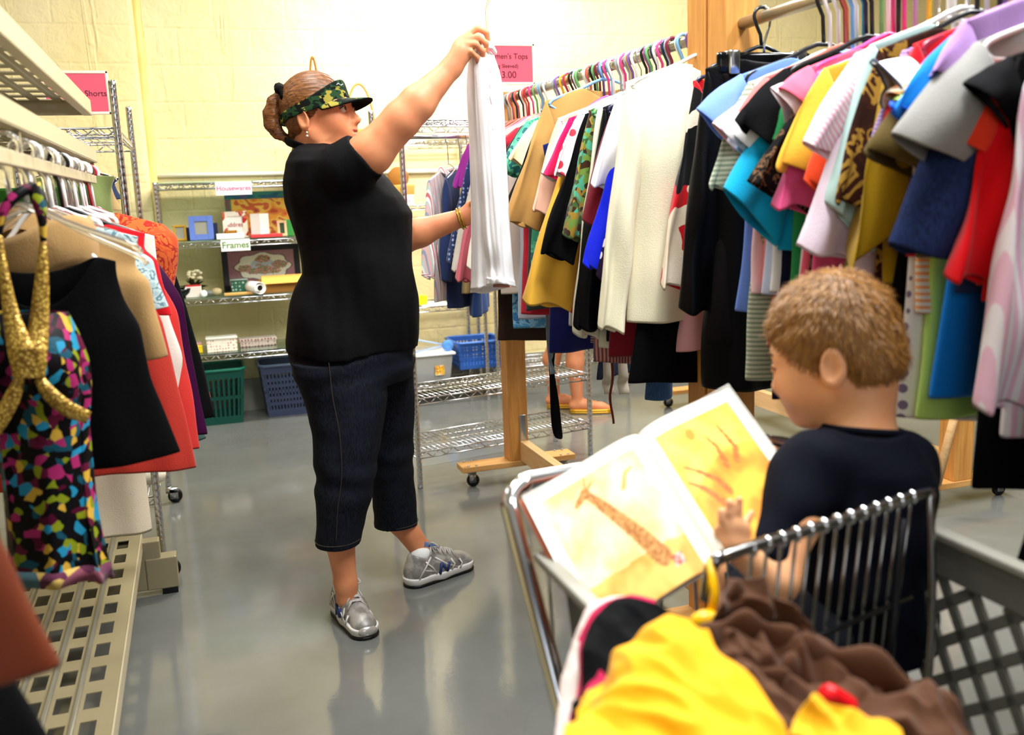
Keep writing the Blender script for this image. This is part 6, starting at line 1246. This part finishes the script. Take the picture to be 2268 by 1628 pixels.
S.chain([nb-lf*.07+np.array((0, 0, -.05)), shr, elr, hr0+np.array((.05, .01, -.03)), hr0], [.045, .038, .028, .022, .02], .015)
for ch_ in ([(1712, 1012, .055), (1704, 1006, .045), (1696, 1006, .04)], [(1708, 1030, .055), (1700, 1028, .045), (1692, 1030, .04)], [(1706, 1050, .055), (1698, 1050, .045), (1690, 1053, .04)], [(1712, 1066, .055), (1704, 1070, .047), (1698, 1074, .042)], [(1722, 1006, .055), (1714, 996, .05), (1706, 996, .048)]):
    S.chain([K(*q) for q in ch_], [.0068, .0062, .0055], .003)
for sg in (-1, 1):
    h0 = hipc+lf*.05*sg+np.array((0, 0, -.0)); kn = h0+fx*.20+lf*.02*sg+np.array((0, 0, .01)); an_ = kn+fx*.04+np.array((0, 0, -.21)); S.chain([h0, kn, an_], [.065, .042, .028], .02); S.chain([an_, an_+fx*.07+np.array((0, 0, -.03))], [.03, .024], .01)
P = head(S, KC, KM, KS, True)
V, F = S.mesh(2); put('body', (K.w(V), F), BSKIN, by)
eyes(P, KM, KS, by, K, '#3a3026', '#5a3a1e', True)
H_ = SDF(np.arange(-.22, .20, .003), np.arange(-.20, .24, .003), np.arange(.92, 1.22, .003))
H_.ell(P(-.012, 0, .032), np.array((.105, .084, .099))*KS, KM, .01); H_.ell(P(-.05, 0, -.02), np.array((.066, .068, .07))*KS, KM, .02)
H_.ell(P(.110, 0, -.024), np.array((.080, .12, .083))*KS, KM, .008, 'sub'); H_.ell(P(.03, 0, -.085), np.array((.075, .12, .066))*KS, KM, .012, 'sub'); H_.ell(P(-.05, 0, -.125), np.array((.10, .12, .062))*KS, KM, .012, 'sub')
for y in (-1, 1): H_.ell(P(-.012, y*.092, -.024), np.array((.026, .026, .040))*KS, KM, .006, 'sub')
H_.ripple(lambda p: .0012*np.sin(260*(p[:, 0]*.7+p[:, 1]))*np.cos(130*p[:, 2])+.002*vnz(p, 30, 1))
V, F = H_.mesh(2)
rs = np.random.RandomState(3); fa = V[F]; nrm = np.cross(fa[:, 2]-fa[:, 0], fa[:, 3]-fa[:, 1]); nrm /= np.linalg.norm(nrm, axis=1)[:, None]+1e-9; ce = fa.mean(1)
out = ce-P(-.012, 0, .02); ok = np.einsum('ij,ij->i', nrm, out) > 0; ids = rs.choice(np.where(ok)[0], 9000); crown = P(-.05, .01, .12)
hv = []; hf = []
for n_i, i in enumerate(ids):
    n_ = nrm[i]; c = ce[i]; d = c-crown; d -= n_*(d@n_); d /= np.linalg.norm(d)+1e-9; d = d+n_*.28+rs.normal(0, .16, 3); d /= np.linalg.norm(d); s_ = np.cross(d, n_); s_ /= np.linalg.norm(s_)+1e-9; ln = rs.uniform(.010, .020)
    b = len(hv); hv += [c-s_*.0006-n_*.001, c+s_*.0006-n_*.001, c+d*ln*.6+s_*.0004+n_*.0012, c+d*ln*.6-s_*.0004+n_*.0012, c+d*ln]; hf += [(b, b+1, b+2, b+3), (b+3, b+2, b+4)]
HB = hairmat('sandy_hair', '#b07c36', '#70461c', (150, 150, 40)); hb = put('hair', (K.w(V), F), HB, by); put('hair_strands', (K.w(np.array(hv)), hf), HB, hb)
# T-shirt
Tn = SDF(np.arange(-.24, .20, .004), np.arange(-.20, .24, .004), np.arange(.60, 1.03, .004))
def tor(y): return K(0, y, 0)[2]
zt = lambda z: z
colop(Tn, [(z, nb[0]+dx-.005, nb[1]-.015+dy, rx, ry) for z, dx, dy, rx, ry in ((nb[2]+.012, .006, .0, .062, .055), (nb[2]-.012, -.002, 0, .088, .07), (nb[2]-.04, -.002, 0, .106, .085), (nb[2]-.08, -.002, -.005, .112, .092), (nb[2]-.17, .004, -.01, .104, .095), (nb[2]-.26, .01, -.015, .104, .098), (nb[2]-.33, .01, -.015, .108, .10))], .02)
slv_e = K(1700, 1218, -.135); Tn.chain([nb+lf*.07+np.array((0, 0, -.055)), shl+np.array((0, 0, -.004)), slv_e], [.052, .050, .040], .025); sd = (slv_e-shl)/np.linalg.norm(slv_e-shl); Tn.rc(slv_e+sd*.01, slv_e+sd*.09, .033, .045, .003, 'sub')
Tn.chain([nb-lf*.07+np.array((0, 0, -.055)), shr, elr*.75+shr*.25], [.052, .048, .042], .025)
Tn.ell(KC*.25+nb*.75+np.array((0, 0, .035)), (.056, .052, .045), None, .006, 'sub')
Tn.ripple(lambda p: .004*vnz(p*np.array((1, 1, .8)), 16, 4)+.0025*np.sin(60*(p[:, 2]+.6*p[:, 0])))
V, F = Tn.mesh(2); ts = put('t_shirt', (K.w(V), F), f('#080b17', rough=.85), by)
cc = nb+np.array((0.004, .0, .008)); put('neckband', MB().tube([K.w(cc+np.array((.057*math.cos(t), .051*math.sin(t)-.004, -.010*math.sin(t+.6)))) for t in np.linspace(0, 6.283, 32, endpoint=False)], .0055, 8, closed=True), f('#080b17', rough=.85), ts)
Sh = SDF(np.arange(-.26, .20, .006), np.arange(-.20, .40, .006), np.arange(.46, .74, .006))
for sg in (-1, 1):
    h0 = hipc+lf*.05*sg; kn = h0+fx*.20+lf*.02*sg+np.array((0, 0, .01)); Sh.chain([h0, kn-fx*.04], [.082, .060], .03); Sh.rc(kn-fx*.03, kn+fx*.05, .052, .06, .004, 'sub')
V, F = Sh.mesh(2); put('shorts', (K.w(V), F), f('#2a2d36'), by)
# ================================================================== CLOTHES IN THE CART
def heap(name, label, cat, ctrl, mat, amp=.010, fr=9, seed=0, nu=60, nv=60, th=.004, creases=0, root=None, lift=.945):
    A = np.array([[atd(q[0], q[1], q[2]*lift) for q in r_] for r_ in ctrl]); A = catmull(A, nv); A = np.swapaxes(catmull(np.swapaxes(A, 0, 1), nu), 0, 1)
    du = np.gradient(A, axis=1); dv = np.gradient(A, axis=0); N_ = np.cross(du, dv); N_ /= np.linalg.norm(N_, axis=2)[..., None]+1e-9
    if (N_[nv//2, nu//2] @ (EYEP-A[nv//2, nu//2])) < 0: N_ = -N_
    for i in range(nv):
        for j in range(nu):
            p = A[i, j]; q_ = (p[0]*1.8+p[1]*.5, p[1]*.8-p[0]*.3, p[2]); k = amp*(.9-2.4*abs(nz(q_, fr, seed))+.7*nz(p, fr*.7, seed+4)+.5*(.5-abs(nz(q_, fr*2.6, seed+7))*2))
            if creases: k -= creases*max(0, 1-abs(nz((p[0]*.7+p[1], p[1]-.4*p[0], p[2]), fr*.8, seed+9))*6)
            A[i, j] = p+N_[i, j]*k
    o = put(name, MB().grid(A), mat, root, solid=th, sub=1); return tag(o, label, cat) if root is None else o
WH = f('#e3dcd8'); 
heap('garment', 'black fleece garment folded over the left edge of the cart', 'clothes', [[(1296, 1400, 1.05), (1350, 1338, 1.07), (1440, 1332, 1.07), (1532, 1386, 1.05)], [(1290, 1450, 1.01), (1352, 1388, 1.03), (1432, 1382, 1.04), (1522, 1424, 1.02)], [(1280, 1540, .96), (1340, 1470, .985), (1420, 1432, .995), (1500, 1444, .99)], [(1262, 1610, .91), (1310, 1560, .93), (1380, 1500, .95), (1440, 1470, .95)], [(1240, 1700, .85), (1300, 1640, .88), (1380, 1590, .89), (1440, 1560, .89)]], f('#0a0b0c', rough=.9), .006, 10, 2)
heap('garment', 'magenta garment edge between the white and the black one in the cart', 'clothes', [[(1284, 1420, 1.055), (1320, 1346, 1.08), (1390, 1318, 1.09), (1452, 1330, 1.085)], [(1288, 1440, 1.04), (1330, 1360, 1.065), (1395, 1336, 1.07), (1452, 1346, 1.07)], [(1282, 1520, .99), (1320, 1460, 1.01), (1380, 1420, 1.02), (1440, 1420, 1.02)], [(1258, 1640, .91), (1300, 1560, .94), (1370, 1500, .96), (1430, 1480, .97)]], f('#c00a4a'), .003, 10, 6)
heap('garment', 'pinkish white garment hanging outermost over the left cart wall', 'clothes', [[(1270, 1420, 1.075), (1300, 1350, 1.10), (1340, 1326, 1.11), (1400, 1322, 1.11)], [(1252, 1500, 1.03), (1282, 1440, 1.05), (1320, 1400, 1.06), (1390, 1380, 1.06)], [(1240, 1570, .985), (1268, 1530, 1.0), (1310, 1490, 1.01), (1380, 1460, 1.01)], [(1228, 1660, .93), (1250, 1640, .94), (1290, 1600, .95), (1370, 1560, .95)]], f('#e2cfc8'), .003, 10, 3)
YEL = f('#f2ac00', rough=.6, c2=None)
heap('garment', 'large bright yellow garment lying over the clothes in the cart', 'clothes', [[(1316, 1545, .985), (1400, 1432, 1.01), (1490, 1374, 1.02), (1568, 1396, 1.01)], [(1288, 1590, .935), (1390, 1490, .955), (1490, 1430, .96), (1610, 1450, .965)], [(1258, 1640, .875), (1390, 1580, .885), (1510, 1530, .90), (1690, 1540, .91)], [(1236, 1700, .82), (1392, 1690, .82), (1546, 1680, .82), (1760, 1690, .83)]], YEL, .012, 8, 11, 70, 70, creases=.006, lift=.90)
BRN = f('#55341f', rough=.7)
brn = heap('garment', 'brown garment with tied straps crumpled on top of the cart load', 'clothes', [[(1600, 1292, 1.075), (1660, 1318, 1.07), (1720, 1352, 1.06), (1784, 1396, 1.05), (1860, 1440, 1.04)], [(1556, 1412, 1.01), (1630, 1366, 1.045), (1700, 1400, 1.04), (1790, 1420, 1.04), (1920, 1452, 1.02)], [(1508, 1524, .945), (1610, 1450, 1.0), (1700, 1450, 1.01), (1810, 1470, 1.005), (1990, 1500, .985)], [(1560, 1552, .92), (1660, 1540, .935), (1740, 1530, .95), (1850, 1520, .955), (2050, 1548, .955)], [(1660, 1600, .885), (1710, 1600, .89), (1760, 1590, .90), (1880, 1580, .915), (2100, 1600, .93)], [(1700, 1680, .84), (1740, 1680, .84), (1800, 1670, .85), (1920, 1660, .87), (2150, 1660, .90)]], BRN, .028, 8, 21, 110, 110, creases=.03)
for q, w_ in (([(1610, 1310, .985), (1680, 1345, .99), (1750, 1400, .98), (1800, 1440, .965)], .020), ([(1800, 1440, .955), (1745, 1500, .925), (1705, 1560, .895), (1672, 1640, .865)], .026), ([(1545, 1440, .93), (1610, 1395, .95), (1690, 1400, .955), (1770, 1450, .95)], .024), ([(1520, 1530, .875), (1600, 1500, .895), (1680, 1500, .905), (1760, 1530, .905)], .020), ([(1760, 1460, .945), (1850, 1470, .945), (1960, 1510, .93), (2060, 1580, .905), (2130, 1660, .88)], .034)):
    pts_ = catmull([atd(*p) for p in q], 26); put('strap', MB().tube(pts_, [w_*(.75+.25*math.sin(i*.7+q[0][0])) for i in range(26)], 14, flat=.42), BRN, brn, sub=1)
heap('garment', 'smaller yellow garment below the red hanger in the cart', 'clothes', [[(1800, 1536, .905), (1850, 1562, .90), (1910, 1592, .90), (1985, 1610, .90)], [(1772, 1572, .89), (1840, 1600, .885), (1910, 1620, .88), (1995, 1640, .88)], [(1740, 1640, .85), (1830, 1660, .85), (1910, 1680, .85), (2010, 1690, .85)]], f('#f2b418', rough=.6), .009, 14, 31, creases=.004, lift=.90)
m = MB(); m.tube(catmull([atd(1826, 1536, .84), atd(1856, 1554, .842), atd(1890, 1578, .84)], 12), [.010, .012, .012, .012, .012, .012, .012, .012, .012, .012, .011, .008], 10); m.tube(catmull([atd(1885, 1575, .84), atd(1940, 1612, .832), atd(1975, 1640, .82)], 12), .005, 8)
tag(put('clothes_hanger', m, plain('red_plastic', '#d8101c', .25)), 'red plastic hanger poking out between brown and yellow clothes', 'hanger')
